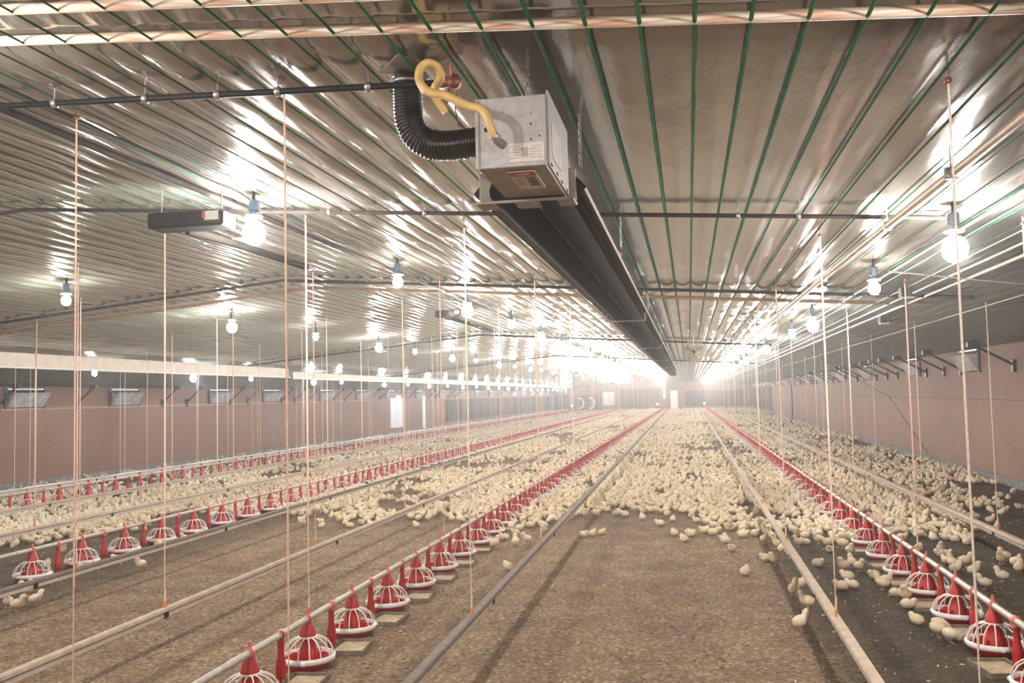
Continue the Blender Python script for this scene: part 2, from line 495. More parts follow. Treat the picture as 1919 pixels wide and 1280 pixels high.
# side walls with their concrete footing and the inlet ledge
b = MB()
ys = np.linspace(Y0, Y1, 41)
vs, fs = [], []
for k, y in enumerate(ys):
    vs += [(xr(y), y, 0), (xr(y), y, zc(xr(y)) + .06)]
    if k: fs.append((2 * k - 2, 2 * k - 1, 2 * k + 1, 2 * k))
b.add(vs, fs, 'wall'); b.build('wall_right', kind='structure')
b = MB()
b.add([(XL, Y0, 0), (XL, Y1, 0), (XL, Y1, zc(XL) + .06), (XL, Y0, zc(XL) + .06)], [(0, 1, 2, 3)], 'wall')
b.build('wall_left', kind='structure')
def strip(pts_x, z0, z1, dx, k, name):
    b = MB(); vs, fs = [], []
    for i, y in enumerate(np.linspace(Y0, Y1, 21)):
        X = pts_x(y)
        vs += [(X, y, z0), (X + dx, y, z0), (X + dx, y, z1), (X, y, z1)]
        if i:
            a = 4 * (i - 1)
            for j in range(4): fs.append((a + j, a + (j + 1) % 4, a + 4 + (j + 1) % 4, a + 4 + j))
    b.add(vs, fs, k); return b.build(name, kind='structure')
strip(xr, 0, 0.13, -.035, 'concrete', 'baseboard_right')
strip(lambda y: XL, 0, 0.12, .035, 'concrete', 'baseboard_left')
strip(lambda y: XL, 1.60, 1.635, .03, 'ledge', 'trim_2')
strip(lambda y: xr(y), 1.395, 1.41, -.006, 'post', 'trim_3')
b = MB()
b.add([(XL - .1, Y1, 0), (6.3, Y1, 0), (6.3, Y1, 3.05), (XL - .1, Y1, 3.05)], [(0, 1, 2, 3)], 'wall')
b.build('wall_back', kind='structure')
b = MB()
b.add([(XL - .1, Y0, 0), (6.3, Y0, 0), (6.3, Y0, 3.05), (XL - .1, Y0, 3.05)], [(3, 2, 1, 0)], 'wall')
b.build('wall_front', kind='structure')

# far end wall
def endbox(name, x0, x1, z0, z1, k, th=.06, **kw):
    b = MB(); b.box(((x0 + x1) / 2, Y1 - th / 2 - .002, (z0 + z1) / 2), (x1 - x0, th, z1 - z0), k, bev=.01)
    return b.build(name, **kw)
o = empty('exhaust_fan', (-10.4, Y1 - .05, 0), 'dark square exhaust fan panel with two pale rings in far end wall', 'fan')
b = MB(); b.box((0, 0, .78), (2.75, .08, 1.55), 'pad', bev=.02); b.build('housing', o)
for dx in (-.55, .55):
    b = MB()
    arc = [(dx + .42 * math.cos(a), -.09, .78 + .52 * math.sin(a)) for a in np.linspace(-1.9, 1.9, 18)]
    b.tube(arc, .085, 'white', 8); b.build('fan_ring', o)
tag(endbox('end_curtain', -13.4, -12.0, .2, 1.7, 'pad'), 'dark curtained opening in far end wall left of the ringed fans', 'curtain')
o = endbox('window_1', -8.53, -7.44, .58, 1.8, 'panegl', kind='structure')
b = MB()
for xx in (-8.53, -7.985, -7.44): b.box((xx, Y1 - .08, 1.19), (.07, .06, 1.29), 'doorwhite')
for zz in (.56, 1.82): b.box((-7.985, Y1 - .08, zz), (1.15, .06, .07), 'doorwhite')
b.build('window_frame', o)
o = endbox('curtain_door', -6.8, -2.95, .02, 2.1, 'pad'); tag(o, 'wide dark roll-up curtain door in far end wall', 'door')
b = MB()
for k in range(7): b.box((-6.8 + .64 * k, Y1 - .08, 1.06), (.05, .05, 2.08), 'post')
b.build('slat_ribs', o)
o = endbox('strip_light', -2.53, -2.28, 1.05, 2.68, 'doorwhite', th=.1); tag(o, 'tall narrow white strip beside the far end door', 'strip light')
o = endbox('door_1', -1.84, -1.1, .03, 1.87, 'doorwhite', th=.05, kind='structure')
b = MB(); b.ball((-1.2, Y1 - .09, .95), .04, 'chain'); b.build('door_handle', o)
tag(endbox('end_curtain', -.41, 5.4, .25, 1.78, 'pad'), 'dark curtain strip in far end wall right of white door', 'curtain')

# cooling pads, door and post on the long walls
b = MB()
b.box((XL + .04, 70, .93), (.08, 40, 1.25), 'pad', bev=.02)
o = b.build('cooling_pad'); tag(o, 'long dark cooling pad opening in left wall beyond white door', 'cooling pad')
for k in range(14):
    b = MB(); b.box((XL + .1, 50.3 + 2.9 * k, .93), (.04, .25, 1.27), 'post'); b.build('pad_upright', o)
b = MB()
for k in range(1, 14):
    y = 65 + 1.95 * k
    b.box((xr(y) - .04, y, 1.1), (.08, 1.75, 1.65), 'pad')
    b.box((xr(y) - .06, y + .95, 1.1), (.06, .2, 1.7), 'post')
o = b.build('cooling_pad'); tag(o, 'long dark cooling pad opening at far end of right wall', 'cooling pad')
o = empty('door_2', (XL, 41, 0)); tag(o, kind='structure')
b = MB(); b.box((.03, 0, 1.08), (.06, 1.7, 1.42), 'panegl', bev=.01); b.build('door_panel', o)
b = MB()
for y in (-.86, 0, .86): b.box((.06, y, 1.08), (.04, .09, 1.5), 'doorwhite')
for zz in (.35, 1.05, 1.81): b.box((.06, 0, zz), (.04, 1.8, .08), 'doorwhite')
b.build('door_frame', o)
b = MB(); b.box((XL + .06, 45.4, .95), (.1, .45, 1.7), 'doorwhite', bev=.01)
o = b.build('wall_conduit'); tag(o, 'pale upright strip on left wall right of white door', 'conduit')
b = MB(); b.box((xr(51.2) - .05, 51.2, 1.03), (.1, .28, 1.95), 'post', bev=.01)
o = b.build('wall_post'); tag(o, 'dark brown upright post on right wall before cooling pad', 'post')

# ------------------------------------------------------------------ air inlets and ceiling braces
def inlet_mesh(L=1.05, Hh=.34):
    o = empty('air_inlet', (0, 0, 0))
    b = MB()
    b.box((.012, 0, 0), (.024, L + .1, Hh + .06), 'dark', bev=.004)
    b.build('opening', o)
    b = MB()
    for s in (-1, 1): b.box((.02, s * (L / 2 + .04), 0), (.04, .05, Hh + .1), 'brace', bev=.004)
    b.box((.03, 0, Hh / 2 + .02), (.05, L, .03), 'flap', bev=.004)
    b.build('inlet_frame', o)
    b = MB()
    t = .012
    vs = [(.03, -L / 2, -Hh / 2), (.03, L / 2, -Hh / 2), (.22, L / 2, Hh / 2 - .05), (.22, -L / 2, Hh / 2 - .05)]
    vs += [(p[0] + t, p[1], p[2] - t) for p in vs]
    b.add(vs, [(0, 1, 2, 3), (7, 6, 5, 4), (0, 4, 5, 1), (1, 5, 6, 2), (2, 6, 7, 3), (3, 7, 4, 0)], 'flap')
    for s in (-1, 1):
        b.add([(.03, s * L / 2, -Hh / 2), (.22, s * L / 2, Hh / 2 - .05), (.03, s * L / 2, Hh / 2 - .05)], [(0, 1, 2)], 'flap')
    b.build('flap', o)
    return o
inl = inlet_mesh()
used = [False]
def place_inlet(X, Y, Z, side, label, group=None):
    o = inl if not used[0] else copy_tree(inl)
    used[0] = True
    o.location = (X, Y, Z)
    o.rotation_euler = (0, 0, 0 if side < 0 else PI)
    tag(o, label, 'air inlet', group)
LY = [16.65, 20.05, 24.6, 28.0, 32.6, 36.4, 40.2, 44.8, 49.3] + [53.6 + 4.2 * k for k in range(9)]
for i, y in enumerate(LY):
    if i < 9: place_inlet(XL, y, 1.84, -1, 'open silver air inlet on the left wall, %s from the camera' % ORD[i])
    else: place_inlet(XL, y, 1.84, -1, 'small silver air inlet far down the left wall above dark pad', 'inlets above the left cooling pad')
RY = [18.0, 22.45, 28.3, 33.2, 39.0, 43.2, 47.6, 53.5, 58.5] + [63.5 + 4.4 * k for k in range(6)]
for i, y in enumerate(RY):
    if i < 9: place_inlet(xr(y), y, 2.10, 1, 'open silver air inlet on the right wall, %s from the camera' % ORD[i])
    else: place_inlet(xr(y), y, 2.10, 1, 'small silver air inlet far down the right wall above dark pad', 'inlets above the right cooling pad')

def brace_mesh(dx, dz):
    o = empty('ceiling_brace', (0, 0, 0))
    b = MB(); b.tube([(.03, 0, 0), (dx, 0, dz)], .022, 'brace', 8); b.build('arm', o)
    b = MB(); b.box((.025, 0, -.02), (.05, .09, .2), 'brace', bev=.006); b.build('wall_plate', o)
    b = MB(); b.box((dx, 0, dz + .0), (.16, .12, .09), 'brace', bev=.008); b.build('ceiling_plate', o)
    return o
def braces(Ys, X, Z, side, dx, where):
    proto = brace_mesh(dx, zc((XL + dx) if side < 0 else 5.2 - dx) - Z - .06)
    first = True
    for i, y in enumerate(Ys):
        o = proto if first else copy_tree(proto)
        first = False
        Xw = X if side < 0 else xr(y)
        o.location = (Xw, y, Z)
        o.rotation_euler = (0, 0, 0 if side < 0 else PI)
        if i < 14: tag(o, 'black slanting brace on %s wall, %s from the camera' % (where, ORD[i]), 'brace')
        else: tag(o, 'small black brace far down the %s wall' % where, 'brace', 'far braces on the %s wall' % where)
braces([15.9, 18.28, 21.7, 22.87, 25.3, 26.4, 28.8, 29.85, 31.0, 33.4, 34.6, 37.5, 38.8, 41.8, 43, 46.5, 47.8, 50.5, 52], XL, 1.70, -1, .45, 'left')
braces([15.62, 18.6, 19.83, 21.3, 23.0, 24.3, 25.6, 27.1, 29.2, 30.3, 31.8, 34.2, 35.6, 37.2, 40.5, 42, 45, 46.4, 49.5, 51.8, 56, 61], 0, 1.97, 1, .62, 'right')

# cream beam hung under the ceiling on the left
for i, (ya, yb, za, zb, lab) in enumerate([(-2, 20.1, 2.21, 2.43, 'long cream beam under the ceiling at left, nearer length'), (20.45, 62, 2.19, 2.36, 'cream beam under the ceiling at left, farther length past the joint')]):
    b = MB()
    b.box((-9.32, (ya + yb) / 2, (za + zb) / 2), (.05, yb - ya, zb - za), 'beam', bev=.008)
    b.box((-9.29, (ya + yb) / 2, za + .005), (.11, yb - ya, .02), 'white', bev=.004)
    o = b.build('ceiling_beam'); tag(o, lab, 'beam')
    b = MB()
    y = max(ya, 4) + .5
    while y < yb:
        b.tube([(-9.32, y, zb - .02), (-9.32, y, zc(-9.32) - .005)], .012, 'brace', 6); y += 5
    b.build('hanger', o)

# ------------------------------------------------------------------ rods, pipes, conduits and wires along the ceiling
def along(xa, xb, n=12): return np.linspace(xa, xb, n)
def cross_tube(name, xa, xb, Y, off, r, k, label, cat, clips=None, yfun=None):
    b = MB()
    xsn = sorted(set(list(along(xa, xb, 14)) + ([-4.2] if xa < -4.2 < xb else [])))
    yf = yfun or (lambda X: Y)
    b.tube([(X, yf(X), zc(X) - off) for X in xsn], r, k, 10)
    o = b.build(name); tag(o, label, cat)
    if clips:
        for X in clips:
            b = MB()
            R = Matrix.Rotation(PI / 2, 3, 'Y')
            b.lathe([(r + .001, -.011), (r + .006, -.008), (r + .006, .008), (r + .001, .011)], 'chain', 10, (X, yf(X), zc(X) - off), axis=R)
            b.tube([(X, yf(X), zc(X) - off + r), (X, yf(X), zc(X) + .0)], .003, 'chain', 6)
            b.build('pipe_clip', o)
    return o
cross_tube('ceiling_rod', -4.1, 2.6, 2.5, .004, .0165, 'rod', 'pale orange twisted rod across the ceiling, the longer nearer the heater', 'rod')
cross_tube('ceiling_rod', -4.1, 2.6, 2.27, .004, .0165, 'rod', 'pale orange twisted rod at the top left corner of the ceiling', 'rod')
cross_tube('gas_pipe', -3.6, -.74, 2.9, .06, .0115, 'black', 'black gas pipe across the ceiling ending at the yellow hose valve', 'pipe', clips=[-2.3, -1.9, -1.6, -1.36, -1.02],
           yfun=lambda X: 2.82 + .09 * (-.74 - X))
cross_tube('ceiling_conduit', -5.6, 1.37, 5.13, .045, .0125, 'conduit', 'dark conduit crossing the ceiling behind the heater box', 'conduit', clips=[-2.1, -1.5, .3, .62])
cross_tube('ceiling_conduit', -9.0, 2.6, 8.95, .045, .016, 'conduit', 'dark conduit crossing the ceiling, second beyond the heater box', 'conduit')
cross_tube('ceiling_pole', -10.2, 2.4, 9.62, .05, .019, 'woodrod', 'brown wooden pole crossing the ceiling just past second conduit', 'pole')
cross_tube('ceiling_conduit', -10.2, 1.6, 18.2, .05, .02, 'conduit', 'thin dark conduit crossing the ceiling ahead of the hanging fan', 'conduit', clips=[.55])
cross_tube('ceiling_conduit', -11, 2.2, 29, .05, .022, 'conduit', 'faint dark conduit crossing the ceiling far beyond the fan', 'conduit')
def run_tube(name, pts, r, k, label, cat, n=8):
    b = MB(); b.tube(pts, r, k, n); o = b.build(name); tag(o, label, cat); return o
run_tube('lamp_conduit', [(-2.60, y, zc(-2.6) - .05) for y in (-4, 3.0, 5.6, 9, 14, 25, 60)], .016, 'conduit', 'dark conduit running lengthwise above the second lamp row', 'conduit')
run_tube('ceiling_wire', [(-2.45, y, zc(-2.45) - .02) for y in (1, 3.0, 4.6)] + [(-2.40, 4.70, zc(-2.4) - .06)], .0045, 'conduit', 'thin dark wire beside the lengthwise conduit toward the near lamp', 'wire')
# brown pipe with hangers on the right of the flat ceiling
o = run_tube('auger_pipe', [(1.09, -3, zc(1.09) - .10), (1.09, 3.1, zc(1.09) - .1), (1.06, 6, zc(1.06) - .1), (1.03, 16, zc(1.03) - .1), (1.0, 70, zc(1) - .1)], .021, 'brownpipe', 'long beige brown pipe under the ceiling beside the right lamp row', 'pipe', 10)
for y in (3.9, 5.1, 7.4, 9.8, 12.5, 16, 20, 25):
    b = MB(); b.tube([(1.07, y, zc(1.07) - .08), (1.07, y, zc(1.07))], .004, 'chain', 6)
    b.box((1.07, y, zc(1.07) - .1), (.05, .025, .05), 'chain', bev=.006); b.build('pipe_hanger', o)
WZ = [('wire', 1.50, .05, .008, 'bright pale wire along the ceiling, first right of the lamp row'),
      ('wire', 1.82, .05, .004, 'thin pale wire along the ceiling, second right of the lamp row'),
      ('wire', 1.95, .055, .009, 'pale wire along the ceiling passing above the feeder cords'),
      ('waterpipe', 2.12, .05, .013, 'thick pale tube along the ceiling right of the lamp row'),
      ('wiregreen', 1.62, .03, .004, 'thin green wire along the ceiling right of the lamp row'),
      ('wire', 2.85, .05, .005, 'thin pale wire along the dark ceiling toward right wall')]
for k, X, off, r, lab in WZ:
    run_tube('ceiling_wire', [(X + .006 * y, y, zc(X + .006 * y) - off) for y in (-2, 3, 6, 10, 16, 28, 60)], r, k, lab, 'wire', 6)
run_tube('ceiling_wire', [(1.44, 6.88, zc(1.44) - .1), (2.0, 7.2, zc(2) - .1), (3.4, 7.9, zc(3.4) - .1), (4.9, 8.6, zc(4.9) - .04)], .005, 'wire', 'pale wire slanting across the right ceiling to the wall', 'wire', 6)
for X, Y, lab in ((1.86, 8.29, 'small black motor box under the ceiling, nearer of two right of lamps'), (2.23, 11.09, 'small black box under the ceiling, farther of two right of lamps')):
    o = empty('motor_box', (X, Y, zc(X) - .09), lab, 'motor box')
    b = MB(); b.box((0, 0, 0), (.09, .14, .10), 'black', bev=.012); b.build('housing', o)
    b = MB(); b.box((0, -.075, -.055), (.11, .05, .02), 'chain', bev=.004); b.build('bracket', o)
    b = MB(); b.tube([(0, 0, .05), (0, 0, .088)], .006, 'chain', 6); b.build('hanger', o)
run_tube('stay_wire', [(2.6, 20.3, zc(2.6) - .06), (4.2, 20.6, 1.45), (5.0, 20.9, .2)], .006, 'conduit', 'thin dark wire slanting from the ceiling down across right wall', 'wire', 5)

# ------------------------------------------------------------------ lamps
def ico(r, k, sub=2):
    import bmesh
    bm = bmesh.new(); bmesh.ops.create_icosphere(bm, subdivisions=sub, radius=r)
    b = MB(); bm.verts.index_update()
    b.add([v.co.copy() for v in bm.verts], [[v.index for v in f.verts] for f in bm.faces], k, True)
    bm.free(); return b
def lamp_proto(k, r, drop, stem=.05):
    o = empty('pendant_bulb', (0, 0, 0))
    b = MB(); b.tube([(0, 0, -.01), (0, 0, stem)], .009, 'conduit', 8); b.build('stem', o)
    b = MB(); b.box((0, 0, -.035), (.05, .05, .07), 'blue', bev=.008)
    b.tube([(0, 0, -.07), (0, 0, -.09)], .018, 'blue', 8); so = b.build('socket', o)
    b = MB(); b.lathe([(.008, -.086), (.045, -.09), (.052, -.096), (.045, -.104), (.01, -.104)], 'disc', 16); b.build('lamp_cap', so)
    b = ico(r, k)
    b.v = [(p[0], p[1], p[2] * 1.12 - drop) for p in b.v]
    b.build('bulb', so)
    return o
P_BIG = lamp_proto('bulbbig', .066, .19); P_SMALL = lamp_proto('bulbsmall', .044, .16)  # globes oversized: lens glare around the bulbs is put into their shape
P_BLUE_LOW = lamp_proto('bulbblue', .066, .19, .105); P_SMALL_LOW = lamp_proto('bulbsmall', .044, .16, .105)
protos_used = set()
def place_lamp(proto, X, Y, label, group=None, drop=0.0):
    o = copy_tree(proto) if proto.name in protos_used else proto
    protos_used.add(proto.name)
    o.location = (X, Y, zc(X) - .05 - drop)
    tag(o, label, 'lamp', group)
    b = o
rows = {
 'right': (lambda y: 1.365, sorted([(4.97, 'b'), (7.03, 's'), (10.43, 'b'), (12.46, 's'), (16.53, 'b'), (18.6, 's')] + [(22.2 + 5.6 * k, 'b') for k in range(12)] + [(24.4 + 5.6 * k, 's') for k in range(12)] + [(1.6, 's'), (-.6, 'b'), (-3.5, 's')]), 'right-hand lamp row'),
 'second': (lambda y: -2.40, sorted([(4.75, 'b'), (7.36, 's'), (9.84, 'b'), (12.4, 's')] + [(15.0 + 5.2 * k, 'b') for k in range(15)] + [(17.6 + 5.2 * k, 's') for k in range(14)] + [(2.1, 's'), (-.4, 'b'), (-3, 's')]), 'lamp row left of the heater'),
 'third': (lambda y: -5.65, sorted([(7.45, 's'), (10.57, 'b'), (13.2, 's'), (16.13, 'b'), (18.41, 's')] + [(21.5 + 5.6 * k, 'b') for k in range(12)] + [(24 + 5.6 * k, 's') for k in range(12)] + [(4.4, 'b'), (1, 's'), (-3, 'b')]), 'third lamp row from the right'),
 'fourth': (lambda y: -9.75 - .02 * (y - 14), sorted([(13.56, 's'), (16.75, 'c'), (19.32, 's'), (23.04, 'c'), (25.16, 's'), (29.2, 'c')] + [(32 + 6 * k, 's') for k in range(9)] + [(35 + 6 * k, 'c') for k in range(9)] + [(10, 'c'), (6, 's'), (1, 'c'), (-4, 's')]), 'lamp row nearest the left wall'),
}
for key, (xf, L, nm) in rows.items():
    n = 0
    for y, t in L:
        first_vis = {'right': 4, 'second': 4, 'third': 7, 'fourth': 13}[key]
        if y >= first_vis:
            lab = 'glowing bare bulb, %s from the camera in the %s' % (ORD[n], nm) if n < 7 else 'small glowing bulb far down the %s' % nm
            grp = None if n < 7 else 'far bulbs of the %s' % nm
            n += 1
        else:
            lab, grp = 'glowing bare bulb of the %s, overhead near the camera' % nm, 'bulbs overhead of the %s' % nm
        place_lamp({'b': P_BIG, 's': P_SMALL_LOW if key == 'fourth' else P_SMALL, 'c': P_BLUE_LOW}[t], xf(y), y, lab, grp, .055 if key == 'fourth' else 0.0)
# low lamps at the far end of the feeder lines
for X, lab in ((-11.3, 'low lamp glowing by the ringed fan at far end'), (-3.0, 'low lamp glowing at the far end of near left feeder line'), (1.42, 'low lamp glowing at the far end of right feeder line')):
    o = empty('end_lamp', (X, 88.5, 0), lab, 'lamp')
    b = MB(); b.tube([(0, 0, 0), (0, 0, .5)], .05, 'black', 8); b.build('lamp_post', o)
    b = ico(.07, 'bulbsmall'); b.v = [(p[0], p[1], p[2] + .57) for p in b.v]; b.build('bulb', o)

# ------------------------------------------------------------------ tube heater
def chain_mb(p, q, k='chain', r=.0022, link=.018):
    b = MB(); P, Q = Vector(p), Vector(q); n = max(2, int((Q - P).length / (link * .8)))
    t = (Q - P).normalized(); u = t.orthogonal().normalized(); w = t.cross(u)
    for i in range(n):
        c0 = P + (Q - P) * (i + .5) / n
        a, e = (u, w) if i % 2 else (w, u)
        b.tube([c0 + t * link * .62 * math.cos(h) + a * link * .34 * math.sin(h) for h in np.linspace(0, 2 * PI, 9)[:-1]], r, k, 5, closed=True)
    return b
HT = empty('tube_heater', (-.52, 2.75, 2.36), 'grey box tube heater with two long dark tubes under the ceiling', 'heater')
HO = Vector(HT.location)
def hb(name, b, parent=HT, label=None):
    b.v = [tuple(Vector(p) - HO) for p in b.v]
    return b.build(name, parent, label=label)
bx0, bx1, by0, by1, bz0, bz1 = -.633, -.407, 2.75, 3.235, 2.364, 2.588
b = MB(); b.box(((bx0 + bx1) / 2, (by0 + by1) / 2, (bz0 + bz1) / 2), (bx1 - bx0 - .006, by1 - by0 - .006, bz1 - bz0 - .004), 'galvdark', bev=.004); box_o = hb('burner_box', b)
b = MB()
b.box(((bx0 + bx1) / 2, by0 - .002, (bz0 + bz1) / 2), (bx1 - bx0, .008, bz1 - bz0), 'galv', bev=.002)
b.box((bx0 + .012, by0 - .007, (bz0 + bz1) / 2), (.004, .004, bz1 - bz0 - .01), 'galvdark')
front_cover = hb('front_cover', b, HT, 'pale grey front cover of the heater box')
b = MB(); b.lathe([(.0, 0), (.0085, 0)], 'dark', 14, (bx0 + .037, by0 - .0075, 2.488), axis=Matrix.Rotation(PI / 2, 3, 'X'))
for dx, dz, r in ((.178, .165, .002), (.178, .132, .0035), (.178, .083, .003), (.205, .092, .003), (.208, .028, .004), (.025, .138, .002)):
    b.lathe([(0, 0), (r, 0)], 'dark', 10, (bx0 + dx, by0 - .0075, bz0 + dz), axis=Matrix.Rotation(PI / 2, 3, 'X'))
hb('cover_hole', b, front_cover, 'dark knockout holes in the front cover')
# rating plate on the front
b = MB(); b.box((bx0 + .163, by0 - .0075, bz0 + .043), (.112, .003, .06), 'label')
for k in range(5): b.box((bx0 + .125 + .012 * (k % 2), by0 - .0094, bz0 + .062 - .009 * k), (.03, .001, .0022), 'inkpale')
for k in range(5): b.box((bx0 + .195 - .006 * (k % 2), by0 - .0094, bz0 + .062 - .009 * k), (.034, .001, .0022), 'inkpale')
b.box((bx0 + .158, by0 - .0094, bz0 + .044), (.02, .001, .03), 'rail')
hb('rating_label', b, front_cover, 'pale rating label on the front cover')
# right side cover with its sheet, seam and slots
b = MB(); b.box((bx1 + .002, (by0 + by1) / 2, (bz0 + bz1) / 2 + .012), (.008, by1 - by0 - .02, bz1 - bz0 + .01), 'galv', bev=.002); side_cover = hb('side_cover', b)
b = MB(); b.box((bx1 + .0075, by0 + .17, bz0 + .10), (.002, .2, .11), 'label')
for k in range(6): b.box((bx1 + .0088, by0 + .17, bz0 + .145 - .017 * k), (.001, .16, .004), 'inkpale')
hb('side_label', b, side_cover, 'white paper label on the side cover')
for y in (.05, .17, .29, .42):
    b = MB(); b.box((bx1 + .0068, by0 + y, bz0 + .012), (.003, .03, .006), 'dark'); hb('cover_slot', b, side_cover)
# warning label underneath
b = MB(); b.box((-.50, by0 + .17, bz0 - .0015), (.088, .24, .003), 'label')
b.box((-.50, by0 + .08, bz0 - .0034), (.084, .055, .0012), 'labelred')
b.lathe([(0, 0), (.5, 0)], 'label', 18, (0, 0, 0))
n = 18 + 0
for i in range(len(b.v) - 36, len(b.v)):
    p = b.v[i]; b.v[i] = (-.50 + p[0] * .05, by0 + .08 + p[1] * .028, bz0 - .0044)
for k in range(7): b.box((-.482, by0 + .13 + .018 * k, bz0 - .0034), (.028 if k % 3 else .034, .011, .0012), 'ink')
for k in range(4): b.box((-.525, by0 + .15 + .026 * k, bz0 - .0034), (.024, .008, .0012), 'inkpale')
hb('warning_label', b, box_o, 'red and white warning label under the heater box')
# bracket plate at the back of the box, tubes and reflector hood
TX0, TX1 = -.632, -.475
b = MB()
b.box((-.56, 3.27, 2.42), (.36, .03, .12), 'galvdark', bev=.004)
b.box((-.56, 3.25, 2.355), (.36, .12, .012), 'galvdark', bev=.003)
hb('mounting_bracket', b)
YE = 37.0
def dxy(y): return 0.0 - .0012 * (y - 3)
for tx in (TX0, TX1):
    b = MB(); b.tube([(tx + dxy(y), y, 2.395) for y in (3.2, 6, 10, 20, YE)], .058, 'tube', 14); hb('heater_tube', b)
b = MB(); vs, fs = [], []
prof = [(-.205, 2.40), (-.20, 2.41), (-.12, 2.50), (.12, 2.50), (.20, 2.41), (.205, 2.40), (.212, 2.41), (.125, 2.512), (-.125, 2.512), (-.212, 2.41)]
ysr = (3.28, 6, 10, 20, YE)
for y in ysr:
    for px, pz in prof: vs.append((-.555 + dxy(y) + px, y, pz))
npf = len(prof)
for i in range(len(ysr) - 1):
    for j in range(npf): fs.append((i * npf + j, i * npf + (j + 1) % npf, (i + 1) * npf + (j + 1) % npf, (i + 1) * npf + j))
b.add(vs, fs, 'alu'); hb('reflector', b)
for y in (8.6, 14, 19.5, 25, 31):
    b = MB()
    b.box((-.555 + dxy(y), y, 2.335), (.36, .03, .012), 'galvdark', bev=.003)
    for s in (-1, 1): b.box((-.555 + dxy(y) + s * .18, y, 2.37), (.012, .03, .08), 'galvdark')
    hb('tube_hanger', b)
b = MB(); b.tube([(TX0 + dxy(YE) , YE, 2.395), (TX0 + dxy(YE), YE + .25, 2.395), (TX0 + .07 + dxy(YE), YE + .42, 2.395), (TX1 + dxy(YE), YE + .25, 2.395), (TX1 + dxy(YE), YE, 2.395)], .058, 'tube', 12); hb('return_bend', b)
for p, qv in (((-.5, 2.95, 2.588), (-.5, 2.95, zc(-.5))), ((-.37, 3.36, 2.50), (-.37, 3.36, zc(-.37))), ((-.735, 3.30, 2.45), (-.735, 3.30, zc(-.735))),
              ((-.36, 5.3, 2.5), (-.36, 5.3, zc(-.36))), ((-.74, 5.3, 2.5), (-.74, 5.3, zc(-.74))), ((-.38, 9.4, 2.5), (-.38, 9.4, zc(-.38))), ((-.39, 14, 2.5), (-.39, 14, zc(-.39))), ((-.4, 19.5, 2.5), (-.4, 19.5, zc(-.4)))):
    hb('chain', chain_mb(p, qv))

# black flexible duct from the ceiling plate to the box
DU = empty('flexible_duct', (-.885, 2.9, zc(-.885)), 'ribbed black flexible duct from ceiling plate to heater box', 'duct')
DO = Vector(DU.location)
def duct_path():
    key = [(-.893, 2.88, 2.735), (-.895, 2.885, 2.66), (-.893, 2.89, 2.59), (-.872, 2.895, 2.535), (-.83, 2.9, 2.503), (-.775, 2.9, 2.493), (-.70, 2.9, 2.494), (-.632, 2.9, 2.50)]
    P = [Vector(p) for p in key]; out = []
    for i in range(len(P) - 1):
        p0 = P[max(0, i - 1)]; p1 = P[i]; p2 = P[i + 1]; p3 = P[min(len(P) - 1, i + 2)]
        for t in np.linspace(0, 1, 70, endpoint=False):
            out.append(.5 * ((2 * p1) + (p2 - p0) * t + (2 * p0 - 5 * p1 + 4 * p2 - p3) * t * t + (3 * p1 - p0 - 3 * p2 + p3) * t ** 3))
    out.append(P[-1]); return out
dp = duct_path()
L = 0; rr = []
for i, p in enumerate(dp):
    if i: L += (p - dp[i - 1]).length
    rr.append(.0485 + .0020 * math.sin(2 * PI * L / .0105))
b = MB(); b.tube([p - DO for p in dp], rr, 'blackflex', 24); b.build('duct', DU)
b = MB(); c0 = Vector((-.86, 2.82, zc(-.86) - .005)) - DO
R = Matrix.Rotation(math.radians(38), 3, 'Z')
b.box(c0, (.17, .17, .008), 'galvdark', rot=R, bev=.003); b.build('ceiling_plate', DU, label='dull grey square plate on the ceiling')
for i in (24, len(dp) - 18):
    t = (dp[i + 1] - dp[i - 1]).normalized(); qd = t.to_track_quat('Z', 'Y').to_matrix()
    b = MB(); b.lathe([(.049, -.006), (.0525, -.005), (.0525, .005), (.049, .006)], 'chain', 24, dp[i] - DO, axis=qd)
    b.box(dp[i] - DO + qd @ Vector((.054, 0, 0)), (.012, .012, .012), 'chain', rot=qd); b.build('hose_clamp', DU, label='bright steel hose clamp')

# yellow gas hose and its valve
hose = [(-.757, 2.86, 2.594), (-.78, 2.854, 2.627), (-.796, 2.848, 2.662), (-.776, 2.842, 2.694), (-.766, 2.836, 2.713), (-.779, 2.831, 2.741), (-.806, 2.825, 2.752), (-.83, 2.819, 2.734), (-.833, 2.81, 2.697), (-.812, 2.79, 2.657), (-.778, 2.775, 2.631), (-.735, 2.765, 2.618), (-.692, 2.755, 2.593), (-.65, 2.745, 2.569), (-.609, 2.725, 2.55), (-.584, 2.705, 2.515), (-.573, 2.70, 2.481), (-.566, 2.705, 2.458)]
hk = [.985, .98, .972, .962, .955, .95, .945, .945, .945, .945, .95, .955, .96, .965, .97, .973, .976, .978]
hose = [(p[0] * k, p[1] * k, CAMH + (p[2] - CAMH) * k) for p, k in zip(hose, hk)]
def spline(key, m):
    P = [Vector(p) for p in key]; out = []
    for i in range(len(P) - 1):
        p0 = P[max(0, i - 1)]; p1 = P[i]; p2 = P[i + 1]; p3 = P[min(len(P) - 1, i + 2)]
        for t in np.linspace(0, 1, m, endpoint=False):
            out.append(.5 * ((2 * p1) + (p2 - p0) * t + (2 * p0 - 5 * p1 + 4 * p2 - p3) * t * t + (3 * p1 - p0 - 3 * p2 + p3) * t ** 3))
    out.append(P[-1]); return out
GH = empty('gas_hose', hose[-1], 'looped yellow corrugated gas hose entering heater box front', 'hose')
GO = Vector(GH.location)
hp = spline(hose, 12); L = 0; rr = []
